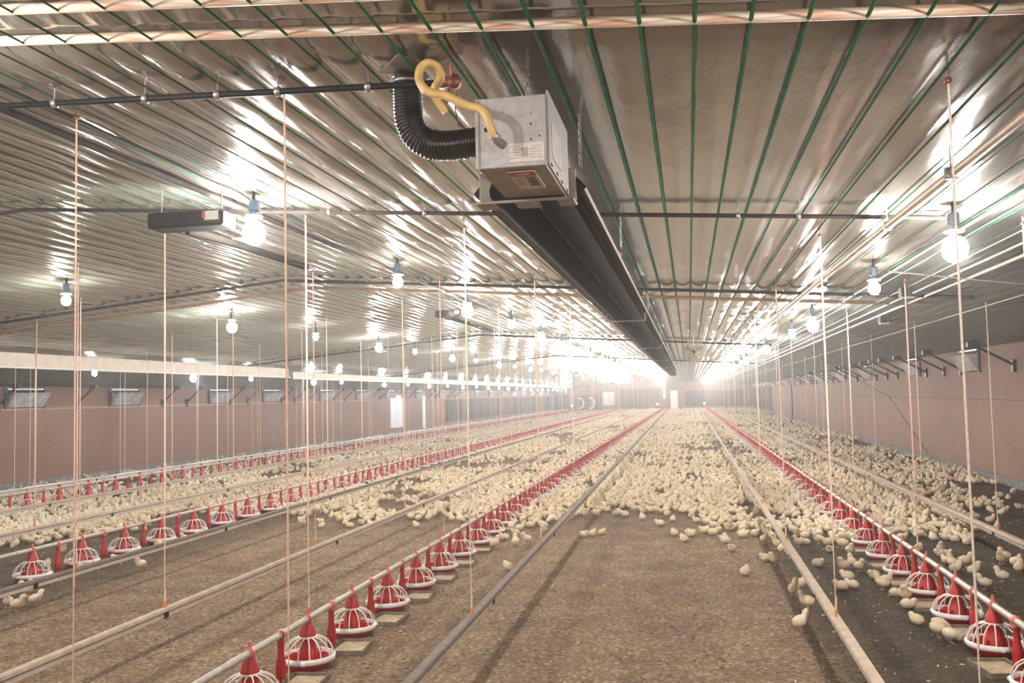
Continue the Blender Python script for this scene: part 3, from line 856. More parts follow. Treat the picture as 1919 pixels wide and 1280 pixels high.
for i, p in enumerate(hp):
    if i: L += (p - hp[i - 1]).length
    rr.append(.0132 + .0008 * math.sin(2 * PI * L / .006))
b = MB(); b.tube([p - GO for p in hp], rr, 'hose', 14); b.build('hose', GH)
b = MB(); e = hp[-1] - GO
b.tube([e + Vector((0, 0, .004)), e + Vector((.008, .012, -.014)), e + Vector((.022, .04, -.022))], .014, 'galvdark', 12)
b.lathe([(.015, -.006), (.018, 0), (.015, .006)], 'galv', 8, e + Vector((.004, .006, -.004))); b.build('end_fitting', GH, label='grey metal fitting at the hose end')
GV = empty('gas_valve', (-.735, 2.82, 2.70), 'rusty red gas valve at the end of black ceiling pipe', 'valve')
b = MB(); b.tube([(-.03, 0, -.02), (.012, 0, -.02)], .017, 'brass', 12)
b.lathe([(.0, -.02), (.022, -.018), (.024, 0), (.022, .012), (0, .014)], 'brass', 14, (.02, -.008, -.022), axis=Matrix.Rotation(PI / 2, 3, 'X')); b.build('valve_body', GV)
b = MB(); b.tube([(.016, 0, -.03), (0, 0, -.06), (-.03, -.002, -.108)], .011, 'brass', 10); b.build('drop_leg', GV)
b = MB(); b.box((.012, -.02, .02), (.008, .008, .06), 'redlight', bev=.003); b.build('valve_lever', GV, label='red valve lever')
run_tube('ignition_wire', [(-.715, 2.84, 2.66), (-.725, 2.86, 2.60), (-.72, 2.88, 2.55), (-.70, 2.89, 2.545)], .003, 'brass', 'thin dark red wire hanging below the gas valve', 'wire', 6)

# second and third black heater boxes by the lamp row
def small_unit(X, Y, w, label, ln):
    o = empty('black_heater', (X, Y, zc(X) - (.16 if Y < 6 else .12)), label, 'heater')
    b = MB(); b.box((0, 0, -.045), (w, .16, .09), 'black', bev=.012); bxo = b.build('burner_box', o)
    b = MB(); b.box((w * .36, -.082, -.036), (w * .18, .004, .05), 'label'); b.build('label', bxo, label='white label on black box')
    b = MB(); b.box((w * .26, -.082, -.03), (w * .04, .004, .04), 'labelred'); b.build('label_tab', bxo, label='red tab beside white label')
    b = MB(); b.tube([(-.06, .06, -.085), (.02, .3, -.10), (.02, ln, -.10)], .024, 'tube', 10); b.build('heater_tube', o)
    b = MB(); b.box((.02, .3 + ln / 2, -.05), (.16, ln - .5, .014), 'alu', bev=.006); b.build('reflector', o)
    for s in (-1, 1):
        b = MB(); b.tube([(s * w * .4, 0, 0), (s * w * .4, 0, .12 if Y > 6 else .16)], .004, 'chain', 6); b.build('hanger', o)
    return o
small_unit(-2.70, 4.60, .46, 'black box heater with white label beside the brightest near lamp', 1.5)
small_unit(-3.0, 11.3, .34, 'small black box heater far along the second lamp row', 2.5)

# hanging fan
FN = empty('hanging_fan', (.12, 17.2, zc(.12)), 'round wire-guarded fan hanging under the ceiling toward far end', 'fan')
Rf = Matrix.Rotation(PI / 2, 3, 'X')
b = MB()
for r in np.linspace(.04, .215, 12):
    b.tube([(r * math.cos(a), -.05 + .05 * (r / .21) ** 2, -.28 + r * math.sin(a)) for a in np.linspace(0, 2 * PI, 33)[:-1]], .0042, 'fanwire', 5, closed=True)
for a in np.linspace(0, 2 * PI, 17)[:-1]:
    b.tube([(.03 * math.cos(a), -.05, -.28 + .03 * math.sin(a)), (.21 * math.cos(a), 0, -.28 + .21 * math.sin(a))], .005, 'fanwire', 5)
b.build('guard', FN)
b = MB(); b.lathe([(0, -.06), (.035, -.06), (.045, 0), (.045, .12), (0, .13)], 'brass', 14, (0, .03, -.28), axis=Matrix.Rotation(-PI / 2, 3, 'X')); b.build('motor', FN)
for k in range(3):
    a = 2 * PI * k / 3 + .4
    b = MB()
    u = Vector((math.cos(a), 0, math.sin(a))); w = Vector((-math.sin(a), .35, math.cos(a))) * .045
    c0 = Vector((0, .01, -.28))
    b.add([c0 + u * .03 - w * .5, c0 + u * .03 + w * .5, c0 + u * .18 + w * 1.3, c0 + u * .19 - w], [(0, 1, 2, 3)], 'alu'); b.build('blade', FN)
b = MB(); b.tube([(0, .06, -.24), (0, .06, 0)], .01, 'chain', 8); b.build('hanger', FN)

# ------------------------------------------------------------------ feeder lines
FZ = .295
def fx_c(y): return -2.385 + .0008 * (y - 4)
LINES = {
 'near left feeder line': dict(x=lambda y: -2.385 + .0016 * (y - 4), y0=4.64, step=.757, end=88),
 'right-hand feeder line': dict(x=lambda y: 1.80 - .004 * (y - 6), y0=5.36, step=.79, end=88),
 'second left feeder line': dict(x=lambda y: -6.2 - .002 * (y - 8), y0=7.72, step=.72, end=88),
 'far left feeder line': dict(x=lambda y: -10.45, y0=11.36, step=.76, end=88),
}
for nm, s in LINES.items():
    s['pipe_y0'] = 2.2 if s['y0'] < 6 else s['y0'] - 3.5
    b = MB(); b.tube([(s['x'](y), y, FZ) for y in (s['pipe_y0'], 8, 16, 30, 60, 88)], .021, 'feedpipe', 12)
    o = b.build('feed_pipe'); tag(o, 'long dusty feed pipe of the %s' % nm, 'pipe')
    y = s['y0'] - .2
    while y < 24:
        b = MB(); b.lathe([(.0212, -.03), (.0235, -.028), (.0235, .028), (.0212, .03)], 'feedpipe', 12, (s['x'](y), y, FZ), axis=Matrix.Rotation(PI / 2, 3, 'X'))
        b.build('pipe_coupling', o); y += s['step'] * 4

def pan_parts():
    P = {}
    b = MB()  # dish
    b.lathe([(0, .004), (.118, .004), (.128, .008), (.158, .042), (.162, .052), (.154, .05), (.12, .018), (.06, .02), (0, .03)], 'red', 28); P['dish'] = b
    b = MB()  # white rim
    b.lathe([(.150, .056), (.160, .046), (.168, .05), (.171, .062), (.168, .078), (.160, .082), (.152, .076), (.150, .056)], 'white', 28)
    for a in (.5, 2.6, 4.7): b.box((.17 * math.cos(a), .17 * math.sin(a), .06), (.02, .026, .02), 'white', rot=Matrix.Rotation(a, 3, 'Z'), bev=.004)
    P['rim'] = b
    b = MB()  # grille
    for k in range(14):
        a = 2 * PI * k / 14
        pts = [(.160, .078), (.151, .118), (.128, .152), (.09, .176), (.052, .186)]
        b.tube([(r * math.cos(a), r * math.sin(a), zz) for r, zz in pts], [.0044, .004, .004, .0042, .0052], 'grille', 6)
    b.lathe([(.044, .182), (.058, .182), (.058, .192), (.046, .194), (.044, .182)], 'grille', 20); P['grille'] = b
    b = MB()  # feed cone
    b.lathe([(.095, .024), (.082, .05), (.066, .068), (.062, .10), (.05, .12), (.044, .175), (.053, .188), (.052, .198), (.042, .235), (.029, .262), (.024, .29)], 'red', 20)
    for k in range(8):
        a = 2 * PI * k / 8
        b.box((.072 * math.cos(a), .072 * math.sin(a), .062), (.05, .007, .06), 'red', rot=Matrix.Rotation(a, 3, 'Z'))
    P['feed_cone'] = b
    b = MB()  # saddle clamp and peg
    b.lathe([(.0215, -.02), (.027, -.02), (.027, .02), (.0215, .02)], 'redlight', 14, (0, 0, FZ), axis=Matrix.Rotation(PI / 2, 3, 'X'))
    b.tube([(0, 0, FZ + .024), (0, 0, FZ + .06)], [.012, .008], 'redlight', 10); P['saddle'] = b
    return P
PP = pan_parts()
def proto_pan():
    o = empty('feeder_pan', (0, 0, 0))
    for k, b in PP.items(): b.build(k, o)
    return o
# lighter pan for the distance
def far_pan():
    b = MB()
    b.lathe([(0, .006), (.12, .006), (.16, .05)], 'red', 12)
    b.lathe([(.155, .05), (.17, .055), (.168, .078), (.155, .08)], 'white', 12)
    for k in range(10):
        a = 2 * PI * k / 10
        b.tube([(.16 * math.cos(a), .16 * math.sin(a), .078), (.128 * math.cos(a), .128 * math.sin(a), .15), (.052 * math.cos(a), .052 * math.sin(a), .186)], .0045, 'grille', 3, cap=False)
    b.lathe([(.09, .02), (.064, .07), (.046, .175), (.052, .198), (.030, .26), (.024, .35), (.0, .352)], 'red', 8)
    return b
def tube_parts():
    b1 = MB(); b1.lathe([(.0215, -.022), (.029, -.022), (.029, .022), (.0215, .022)], 'redlight', 14, (0, 0, FZ), axis=Matrix.Rotation(PI / 2, 3, 'X'))
    b1.box((0, 0, FZ - .026), (.05, .044, .02), 'redlight', bev=.004)
    b2 = MB(); b2.lathe([(.020, FZ - .02), (.019, .20), (.021, .165), (.029, .135), (.031, .08), (.028, .05), (.022, .046)], 'red', 14)
    for k in range(4):
        a = 2 * PI * k / 4
        b2.box((.023 * math.cos(a), .023 * math.sin(a), .035), (.008, .014, .05), 'red', rot=Matrix.Rotation(a, 3, 'Z'))
    return b1, b2
pans, tubes = [], []
for nm, s in LINES.items():
    i = 0; y = s['y0']
    while y < s['end']:
        pans.append((math.hypot(s['x'](y), y), nm, i, s['x'](y), y)); 
        tubes.append((math.hypot(s['x'](y), y), nm, i, s['x'](y + s['step'] / 2), y + s['step'] / 2))
        y += s['step']; i += 1
pans.sort(); tubes.sort()
pp = proto_pan(); first = True
fp_mesh = far_pan().mesh('feeder_pan')
NEAR_PAN = 17.0
def pan_label(nm, i, what):
    if i < 14: return '%s on the %s, %s from the camera' % (what, nm, ORD[i]), None
    return 'small distant %s far along the %s' % (what, nm), 'distant ones of %s along the %s' % (what, nm)
stuffp, stufft = MB(), MB()
for n, (dist, nm, i, X, Y) in enumerate(pans):
    lab, grp = pan_label(nm, i, 'red and white feeder pan')
    rz = random.uniform(-.3, .3)
    if n < 300:
        if dist < NEAR_PAN:
            o = pp if first else copy_tree(pp); first = False
        else:
            o = bpy.data.objects.new('feeder_pan', fp_mesh); COL.objects.link(o)
        o.location = (X, Y, 0); o.rotation_euler = (0, 0, rz)
        tag(o, lab, 'feeder pan', grp)
    else:
        bb = MB(); bb.lathe([(0, .006), (.14, .02), (.17, .055), (.165, .08), (.1, .17), (.046, .2), (.03, .34)], 'red', 8, (X, Y, 0))
        stuffp.add(bb.v, bb.f, 'red', True)
if stuffp.v:
    o = stuffp.build('feeder_pans'); tag(o, 'red feeder pans merging at the far ends of the lines', 'feeder pans', kind='stuff')
tb1, tb2 = tube_parts()
tpro = empty('drop_tube', (0, 0, 0)); tb1.build('saddle', tpro); tb2.build('tube', tpro); first = True
bb = MB(); bb.lathe([(.026, FZ + .02), (.026, FZ - .03), (.019, FZ - .04), (.02, .165), (.03, .13), (.03, .06), (.02, .03)], 'red', 8)
far_tube = bb.mesh('drop_tube')
for n, (dist, nm, i, X, Y) in enumerate(tubes):
    lab, grp = pan_label(nm, i, 'red bottle-shaped drop tube')
    if n < 300:
        if dist < NEAR_PAN:
            o = tpro if first else copy_tree(tpro); first = False
        else:
            o = bpy.data.objects.new('drop_tube', far_tube); COL.objects.link(o)
        o.location = (X, Y, 0); o.rotation_euler = (0, 0, random.uniform(-.4, .4))
        tag(o, lab, 'drop tube', grp)
    else:
        b2 = MB(); b2.lathe([(.026, FZ + .02), (.019, FZ - .04), (.03, .13), (.02, .03)], 'red', 6, (X, Y, 0))
        stufft.add(b2.v, b2.f, 'red', True)
if stufft.v:
    o = stufft.build('drop_tubes'); tag(o, 'red drop tubes merging at the far ends of the lines', 'drop tubes', kind='stuff')
# trays under the drop tubes
def tray():
    b = MB(); w, l, h, t = .22, .30, .035, .008
    b.box((0, 0, .006), (w, l, .010), 'tray', bev=.002)
    for s in (-1, 1):
        b.box((s * (w / 2), 0, h / 2), (t, l + t, h), 'traydark', bev=.002)
        b.box((0, s * (l / 2), h / 2), (w, t, h), 'traydark', bev=.002)
    b.box((0, 0, .012), (w - .02, l - .02, .008), 'tray', bev=.003)
    return b.mesh('feed_tray')
tm = tray()
for nm, side, cnt in (('near left feeder line', .13, 9), ('right-hand feeder line', -.10, 7)):
    s = LINES[nm]
    for i in range(cnt):
        y = s['y0'] + s['step'] * (i + .5) + .02
        o = bpy.data.objects.new('feed_tray', tm); COL.objects.link(o)
        o.location = (s['x'](y) + side, y, 0); o.rotation_euler = (0, 0, random.uniform(-.15, .15))
        tag(o, 'brown feed tray under the %s, %s from the camera' % (nm, ORD[i]), 'tray')

# ------------------------------------------------------------------ drinker lines
DZ = .265
DR = [
 ('drinker line right of the bare middle strip', lambda y: .815, 3.0, 'rail'),
 ('drinker line left of the bare middle strip', lambda y: -1.37 - .006 * (y - 4), 2.6, 'railgrey'),
 ('drinker line left of the near left feeder', lambda y: -3.49, 2, 'rail'),
 ('drinker line right of the second left feeder', lambda y: -5.12, 2.8, 'railgrey'),
 ('drinker line left of the second left feeder', lambda y: -7.36, 4, 'rail'),
 ('drinker line right of the far left feeder', lambda y: -9.05, 5, 'rail'),
 ('drinker line nearest the left wall', lambda y: -11.15 - .006 * (y - 14), 6, 'railsilver'),
 ('drinker line nearest the right wall', lambda y: 2.80, 2.8, 'rail'),
]
for nm, xf, y0, rk in DR:
    o = empty('drinker_line', (xf(y0), y0, 0), 'long dusty %s' % nm, 'drinker line')
    X0 = xf(y0)
    ysd = (y0, 8, 14, 25, 45, 88)
    def seg(prof, k, name):
        b = MB(); vs, fs = [], []
        n = len(prof)
        for y in ysd:
            for px, pz in prof: vs.append((xf(y) - X0 + px, y - y0, DZ + pz))
        for i in range(len(ysd) - 1):
            for j in range(n): fs.append((i * n + j, i * n + (j + 1) % n, (i + 1) * n + (j + 1) % n, (i + 1) * n + j))
        fs.append(list(range(n))[::-1]); fs.append([(len(ysd) - 1) * n + j for j in range(n)])
        b.add(vs, fs, k); return b.build(name, o)
    hw = .030 if xf(4) > -2 else .021
    seg([(-hw, .022), (-hw + .006, .03), (hw - .006, .03), (hw, .022), (hw, .004), (hw - .006, 0), (-hw + .006, 0), (-hw, .004)], rk, 'rail')
    wp = seg([(-.013, -.006), (.013, -.006), (.013, -.034), (-.013, -.034)], 'waterpipe', 'water_pipe')
    y = y0 + .6
    while y < min(30, y0 + 24):
        b = MB(); b.box((xf(y) - X0, y - y0, DZ - .018), (.04, .05, .045), 'black', bev=.006); b.build('pipe_joint', o); y += 3.0
    y = y0 + .2
    while y < 13 and y0 < 5:
        b = MB(); b.tube([(xf(y) - X0, y - y0, DZ - .034), (xf(y) - X0, y - y0, DZ - .062)], [.006, .004], 'orange', 6); b.build('nipple', wp); y += .3

# ------------------------------------------------------------------ cords that carry the lines
def cord(X, Y, zbot, k, label, group, near, rr=.0042, lean=0.0):
    zt = zc(X) - .01
    o = empty('suspension_cord', (X, Y, zbot), label, 'cord', group)
    b = MB()
    ln = zt - zbot
    pts = [(lean * t, 0, ln * t) for t in np.linspace(0, 1, 5)]
    b.tube(pts, rr, k, 6)
    if near:
        b.tube([(p[0] + rr * 1.4, p[1], p[2]) for p in pts[1:]], rr * .7, k, 6)
    b.build('cord', o)
    if near:
        b = MB(); b.lathe([(0, -.006), (.011, -.006), (.008, 0), (.011, .006), (0, .006)], 'brass', 12, (lean, 0, ln - .03), axis=Matrix.Rotation(PI / 2, 3, 'X'))
        b.tube([(lean, 0, ln - .03), (lean, 0, ln + .008)], .004, 'chain', 6); b.build('pulley', o)
        b = MB(); b.box((0, 0, .02), (.016, .016, .05), 'orange', bev=.003); b.tube([(0, 0, .03), (.004, 0, .12)], .007, k, 6); b.build('adjuster', o)
    return o
CORDS = []
def series(nm, xf, zb, ys_near, step, yend, kk):
    Ys = list(ys_near)
    while Ys[-1] + step < yend: Ys.append(Ys[-1] + step)
    for i, y in enumerate(Ys):
        k = kk[i % len(kk)]
        near = y < 12.5
        if i < 6: lab, grp = '%s cord holding the %s, %s from the camera' % ({'cord': 'peach', 'cordred': 'reddish', 'cordpale': 'pale'}[k], nm, ORD[i]), None
        else: lab, grp = 'thin distant cord hanging to the %s' % nm, 'distant cords of the %s' % nm
        cord(xf(y), y, zb, k, lab, grp, near, rr=.0024 if y < 4 else .0036)
top_f, top_d = FZ + .02, DZ + .03
series('drinker line right of the bare middle strip', DR[0][1], top_d, [2.95, 5.75, 8.6], 2.75, 48, ['cordpale', 'cord'])
series('drinker line left of the bare middle strip', DR[1][1], top_d, [2.93, 5.6, 8.4], 2.75, 48, ['cord', 'cordpale'])
series('drinker line left of the near left feeder', DR[2][1], top_d, [5.6, 8.1], 2.75, 48, ['cord', 'cordred'])
series('drinker line right of the second left feeder', DR[3][1], top_d, [6.9, 9.6], 2.75, 46, ['cordpale', 'cord'])
series('drinker line left of the second left feeder', DR[4][1], top_d, [9.2, 12.0], 2.75, 46, ['cord'])
series('drinker line right of the far left feeder', DR[5][1], top_d, [11.3, 14.0], 2.75, 46, ['cord'])
series('drinker line nearest the left wall', DR[6][1], top_d, [13.8, 16.5], 2.75, 46, ['cordpale'])
series('drinker line nearest the right wall', DR[7][1], top_d, [9.3, 12.1], 2.75, 48, ['cordpale', 'cord'])
series('near left feeder line', LINES['near left feeder line']['x'], top_f, [3.2, 5.42, 8.6], 2.8, 48, ['cordred', 'cord'])
series('right-hand feeder line', LINES['right-hand feeder line']['x'], top_f, [5.3, 8.0], 2.75, 48, ['cord', 'cordred'])
series('second left feeder line', LINES['second left feeder line']['x'], top_f, [8.4, 11.2], 2.75, 46, ['cord'])
series('far left feeder line', LINES['far left feeder line']['x'], top_f, [12.6, 15.3], 2.75, 46, ['cordpale'])

# ------------------------------------------------------------------ chicks
POSE = {
 'stand': [(-.057, .072, .003), (-.050, .070, .016), (-.035, .063, .031), (-.011, .060, .038), (.013, .066, .0375), (.029, .080, .029), (.036, .096, .0238), (.042, .108, .025), (.052, .113, .0215), (.062, .112, .013), (.066, .111, .004)],
 'rest': [(-.057, .034, .003), (-.050, .035, .017), (-.033, .036, .033), (-.007, .038, .038), (.015, .041, .0365), (.030, .049, .0275), (.039, .059, .0232), (.049, .064, .0222), (.059, .061, .013), (.063, .060, .004)],
 'peck': [(-.056, .086, .003), (-.050, .085, .016), (-.034, .078, .031), (-.010, .068, .038), (.013, .062, .0365), (.033, .053, .029), (.046, .043, .0245), (.057, .034, .022), (.065, .026, .013), (.068, .022, .004)],
 'drink': [(-.046, .050, .003), (-.043, .054, .015), (-.033, .056, .030), (-.014, .063, .037), (.006, .077, .036), (.019, .096, .0285), (.026, .114, .024), (.032, .128, .0235), (.041, .138, .020), (.048, .143, .012), (.051, .145, .004)],
}
def chick_body(pose, n=14, k='down', detail=True):
    b = MB(); P = POSE[pose]
    pts = [Vector((0, a, c)) for a, c, r in P]; vs = []
    if detail:   # resample the spine smoothly
        fine = spline([p for p in pts], 3); tt = np.linspace(0, len(P) - 1, len(fine)); rad = np.interp(tt, np.arange(len(P)), [r for _, _, r in P])
    else:
        fine = pts; rad = [r for _, _, r in P]
    for i, p in enumerate(fine):
        t = (fine[min(i + 1, len(fine) - 1)] - fine[max(i - 1, 0)]).normalized()
        u = Vector((1, 0, 0)); w = t.cross(u)
        fr = i / (len(fine) - 1)
        for j in range(n):
            a = 2 * PI * j / n
            r = rad[i]
            rx = r * 1.02
            wing = math.exp(-((fr - .36) / .15) ** 2) * max(0, math.cos(a) ** 2 - .45) * .006
            q = p + u * ((rx + wing) * math.cos(a)) + w * (r * math.sin(a))
            q.z = max(q.z, .002)
            vs.append(q)
    fs = []
    for i in range(len(fine) - 1):
        for j in range(n):
            j2 = (j + 1) % n
            fs.append((i * n + j, i * n + j2, (i + 1) * n + j2, (i + 1) * n + j))
    fs.append(list(range(n))[::-1]); m = (len(fine) - 1) * n; fs.append([m + j for j in range(n)])
    b.add(vs, fs, k, True)
    h = Vector((0, *P[-3][:2])); e = Vector((0, *P[-1][:2])); dr = (e - h).normalized()
    if detail:
        for s in (-1, 1): b.ball(h + Vector((s * .0165, .003, .004)), .0028, 'eye', 6, 4)
    return b, e, dr
def beak_mb(e, dr):
    b = MB(); b.tube([e - dr * .005, e + dr * .003, e + dr * .011], [.0055, .0045, .0008], 'beak', 6); return b
def leg_mb(s, pose):
    b = MB(); x0 = s * .016
    b.tube([(x0, -.006, .04), (x0, -.012, .024), (x0, -.002, .006)], [.005, .0035, .003], 'leg', 6)
    for a in (-.5, 0, .5, PI): b.tube([(x0, -.002, .005), (x0 + .02 * math.sin(a) * (1 if a != PI else 0), -.002 + (.02 if a != PI else -.01) * (math.cos(a) if a != PI else 1), .003)], [.003, .0015], 'leg', 5)
    return b
PRO = {}
for pose in POSE:
    for k in ('down', 'downpale'):
        bm_, e, dr = chick_body(pose, 14, k)
        body = bm_.mesh('chick')
        parts = [('beak', beak_mb(e, dr).mesh('beak'))]
        if pose != 'rest':
            parts += [('leg', leg_mb(-1, pose).mesh('leg')), ('leg', leg_mb(1, pose).mesh('leg'))]
        # single mesh version for mid distance
        b2, e2, d2 = chick_body(pose, 8, k, False)
        bk = beak_mb(e2, d2); b2.add(bk.v, bk.f, 'beak')
        if pose != 'rest':
            for s in (-1, 1):
                b2.tube([(s * .016, -.006, .04), (s * .016, 0, .002)], .004, 'leg', 4)
        PRO[pose, k] = (body, parts, b2.mesh('chick'))

STAND = [(0.7, 6.58), (0.82, 7.23), (0.77, 7.66), (0.84, 7.87), (0.74, 8.98), (0.74, 10.24), (1.11, 10.97), (1.24, 10.9), (1.36, 10.58), (1.32, 8.71), (1.42, 8.89), (1.45, 8.72), (1.51, 9.56), (1.5, 9.93), (1.50, 7.96), (1.56, 8.12), (1.58, 7.52), (2.3, 8.05), (2.53, 8.36), (2.37, 8.58), (2.42, 9.0), (2.24, 8.65), (2.39, 9.71), (2.77, 9.16), (2.84, 8.98), (2.78, 8.73), (2.85, 9.3), (3.36, 11.18), (3.46, 11.76), (3.98, 13.03), (3.39, 12.07), (3.35, 12.57), (2.28, 8.86), (0.42, 11.15), (-0.93, 13.86), (-0.45, 13.85), (-0.31, 13.05), (-0.06, 13.85), (-3.76, 11.93), (-3.54, 12.3), (-3.14, 11.77), (-2.96, 11.86), (-2.85, 11.94), (-2.13, 9.75), (-1.92, 9.88), (-1.73, 10.72), (-1.83, 10.06), (-5.09, 11.38), (-1.42, 12.24), (-5.59, 6.68), (-5.41, 6.57), (-5.42, 6.79), (-5.76, 7.11), (-5.43, 8.29), (-5.2, 11.64), (-5.98, 8.14), (-6.93, 9.09), (-5.95, 9.42), (-5.97, 10.0), (-5.96, 10.32), (-5.49, 12.67), (-5.35, 12.67), (-5.39, 13.09)]
DRINK = [(0.91, 9.33), (0.84, 9.85), (0.83, 10.37), (0.8, 10.69), (0.74, 10.95), (0.71, 11.16), (0.87, 9.56)]
REST = [(0.44, 8.48), (0.38, 9.71), (1.12, 8.92), (0.53, 10.74), (0.33, 10.35), (0.21, 10.8), (0.42, 11.16), (-0.04, 10.66), (0.46, 11.3), (0.14, 11.0), (0.67, 9.17), (1.16, 10.15), (1.34, 9.71), (1.47, 10.34), (1.29, 8.34), (1.17, 7.91), (1.27, 7.99), (1.52, 8.4), (1.55, 7.7), (1.55, 7.3), (1.50, 6.82), (2.29, 9.13), (3.78, 14.15), (3.56, 14.04), (4.25, 14.14), (4.45, 14.25), (4.25, 13.22), (3.46, 13.21), (-1.25, 10.58), (-1.16, 10.66), (-1.06, 10.76), (-1.3, 12.44), (-0.99, 12.56), (-0.90, 12.33), (-1.03, 12.42), (-0.65, 12.06), (-0.41, 11.5), (-0.34, 12.39), (-0.26, 11.91), (-0.22, 10.73), (-0.11, 10.29), (-0.02, 10.8), (0.33, 10.22), (0.55, 10.62), (0.12, 10.91), (0.28, 10.95), (0.55, 11.43), (-0.73, 12.92), (-0.61, 12.98), (-0.87, 13.44), (-0.67, 12.68), (-0.3, 13.71), (-0.02, 12.23), (0.04, 11.81), (0.16, 11.81), (0.24, 12.35), (0.12, 12.81), (0.38, 13.57), (0.43, 12.35), (0.55, 12.69), (0.58, 12.03), (-4.37, 11.24), (-4.30, 11.48), (-4.11, 11.33), (-4.81, 12.48), (-4.69, 12.42), (-4.54, 12.48), (-4.43, 12.52), (-3.48, 11.26), (-2.0, 11.3), (-1.73, 8.54), (-2.14, 10.33), (-2.1, 11.07), (-2.08, 10.7), (-1.74, 12.23), (-5.95, 7.37), (-5.93, 7.55), (-5.95, 8.36), (-6.55, 8.36), (-5.97, 8.69), (-5.95, 8.88), (-6.0, 9.62)]
PECK = [(1.60, 6.62), (1.56, 6.50), (1.60, 6.36)]
chicks = [(X, Y, p) for p, L in (('stand', STAND), ('drink', DRINK), ('rest', REST), ('peck', PECK)) for X, Y in L]

# flock: where birds stand, as a density over the floor
ex = np.array([-13.6, -11.2, -10.4, -9.0, -8.2, -7.4, -6.8, -6.2, -5.1, -4.6, -3.5, -2.4, -1.9, -1.4, -.9, -.2, .3, .8, 1.1, 1.8, 2.3, 2.8, 3.4, 4.2, 5.0])
ey = np.array([13.0, 11.0, 10.5, 9.5, 9.0, 10.3, 12.0, 12.5, 12.3, 11.6, 12.2, 11.8, 11.4, 12.4, 13.2, 12.7, 11.6, 10.9, 10.6, 9.6, 9.6, 9.9, 12.6, 12.9, 13.2])
mx = np.array([-13.6, -11.3, -10.9, -9.2, -9.0, 2.8, 3.2, 5.0])
mv = np.array([.25, .4, .65, .75, .92, .95, .62, .6])
# smooth random field for gaps
G = 64
field = [(rng.normal(size=2) * (1.2 if i < 20 else 3.0), rng.uniform(0, 2 * PI)) for i in range(36)]
def nf(X, Y):
    s = 0
    for (k, p) in field: s = s + np.sin(k[0] * X + k[1] * Y * .55 + p)
    return s / 6.0
def keep_prob(X, Y):
    e = np.interp(X, ex, ey)
    t = np.clip((Y - (e - .7)) / 1.5, 0, 1); t = t * t * (3 - 2 * t)
    g = 1 - .92 * np.clip((nf(X, Y) - .45) / .5, 0, 1)
    return t * g * np.interp(X, mx, mv)
cand = []
bands = [(7.5, 15, .116), (15, 20, .13), (20, 28, .16), (28, 40, .19), (40, 60, .25), (60, 89, .36)]
for ya, yb, sp in bands:
    X, Y = np.meshgrid(np.arange(XL + .2, 5.9, sp * 1.05), np.arange(ya, yb, sp))
    X = X + rng.uniform(-.42, .42, X.shape) * sp; Y = Y + rng.uniform(-.42, .42, Y.shape) * sp
    X = X.ravel(); Y = Y.ravel()
    ok = (rng.uniform(size=X.shape) < keep_prob(X, Y)) & (X < 4.9 + .012 * Y - .1) & (np.abs(X) < .66 * Y + 3)
    for s in LINES.values():
        xl = np.array([s['x'](y) for y in Y])
        kk = (Y - s['y0']) / s['step']; near = np.abs(kk - np.round(kk)) * s['step']
        ok &= ~((np.abs(X - xl) < .19) & (np.hypot(X - xl, near) < .21)) if ya < 40 else (np.abs(X - xl) > .08)
        ok &= ~((np.abs(X - xl) < .06))
    cand.append(np.stack([X[ok], Y[ok]], 1))
cand = np.concatenate(cand)
hand = np.array([(a, b_) for a, b_, _ in chicks])
nearc = cand[cand[:, 1] < 16]
dmin = np.array([np.min(np.hypot(hand[:, 0] - p[0], hand[:, 1] - p[1])) for p in nearc])
bad = set(map(tuple, nearc[dmin < .095]))
cand = np.array([p for p in cand if tuple(p) not in bad])
order = np.argsort(np.hypot(cand[:, 0], cand[:, 1]))
cand = cand[order]
need = 300 - len(chicks)
for p in cand[:need]:
    chicks.append((float(p[0]), float(p[1]), random.choice(['rest', 'rest', 'stand', 'stand', 'peck'])))
rest_flock = cand[need:]

def zone(X, Y):
    if X > 2.95: return 'on dark litter beside the right wall'
    if X > 2.65: return 'under the drinker nearest the right wall'
    if X > 2.0: return 'just right of the right-hand feeder line'
    if X > 1.45: return 'crowding the right-hand feeder pans'
    if X > .98: return 'just left of the right-hand feeder line'
    if X > .64: return 'under the drinker right of the middle strip'
    if X > -1.2: return 'on the bare middle strip ahead of flock'
    if X > -1.6: return 'under the drinker left of the middle strip'
    if X > -2.75: return 'beside the near left feeder line'
    if X > -3.3: return 'just left of the near left feeder pans'
    if X > -4.9: return 'at the flock edge left of near feeder'
    if X > -5.4: return 'under the drinker right of second left feeder'
    if X > -6.7: return 'around the second left feeder pans'
    if X > -7.6: return 'just left of the second left feeder'
    return 'in the crowd near the far left feeder'
PW = {'stand': 'standing', 'rest': 'resting', 'peck': 'pecking', 'drink': 'drinking'}
cnt = {}
chicks.sort(key=lambda c: math.hypot(c[0], c[1]))
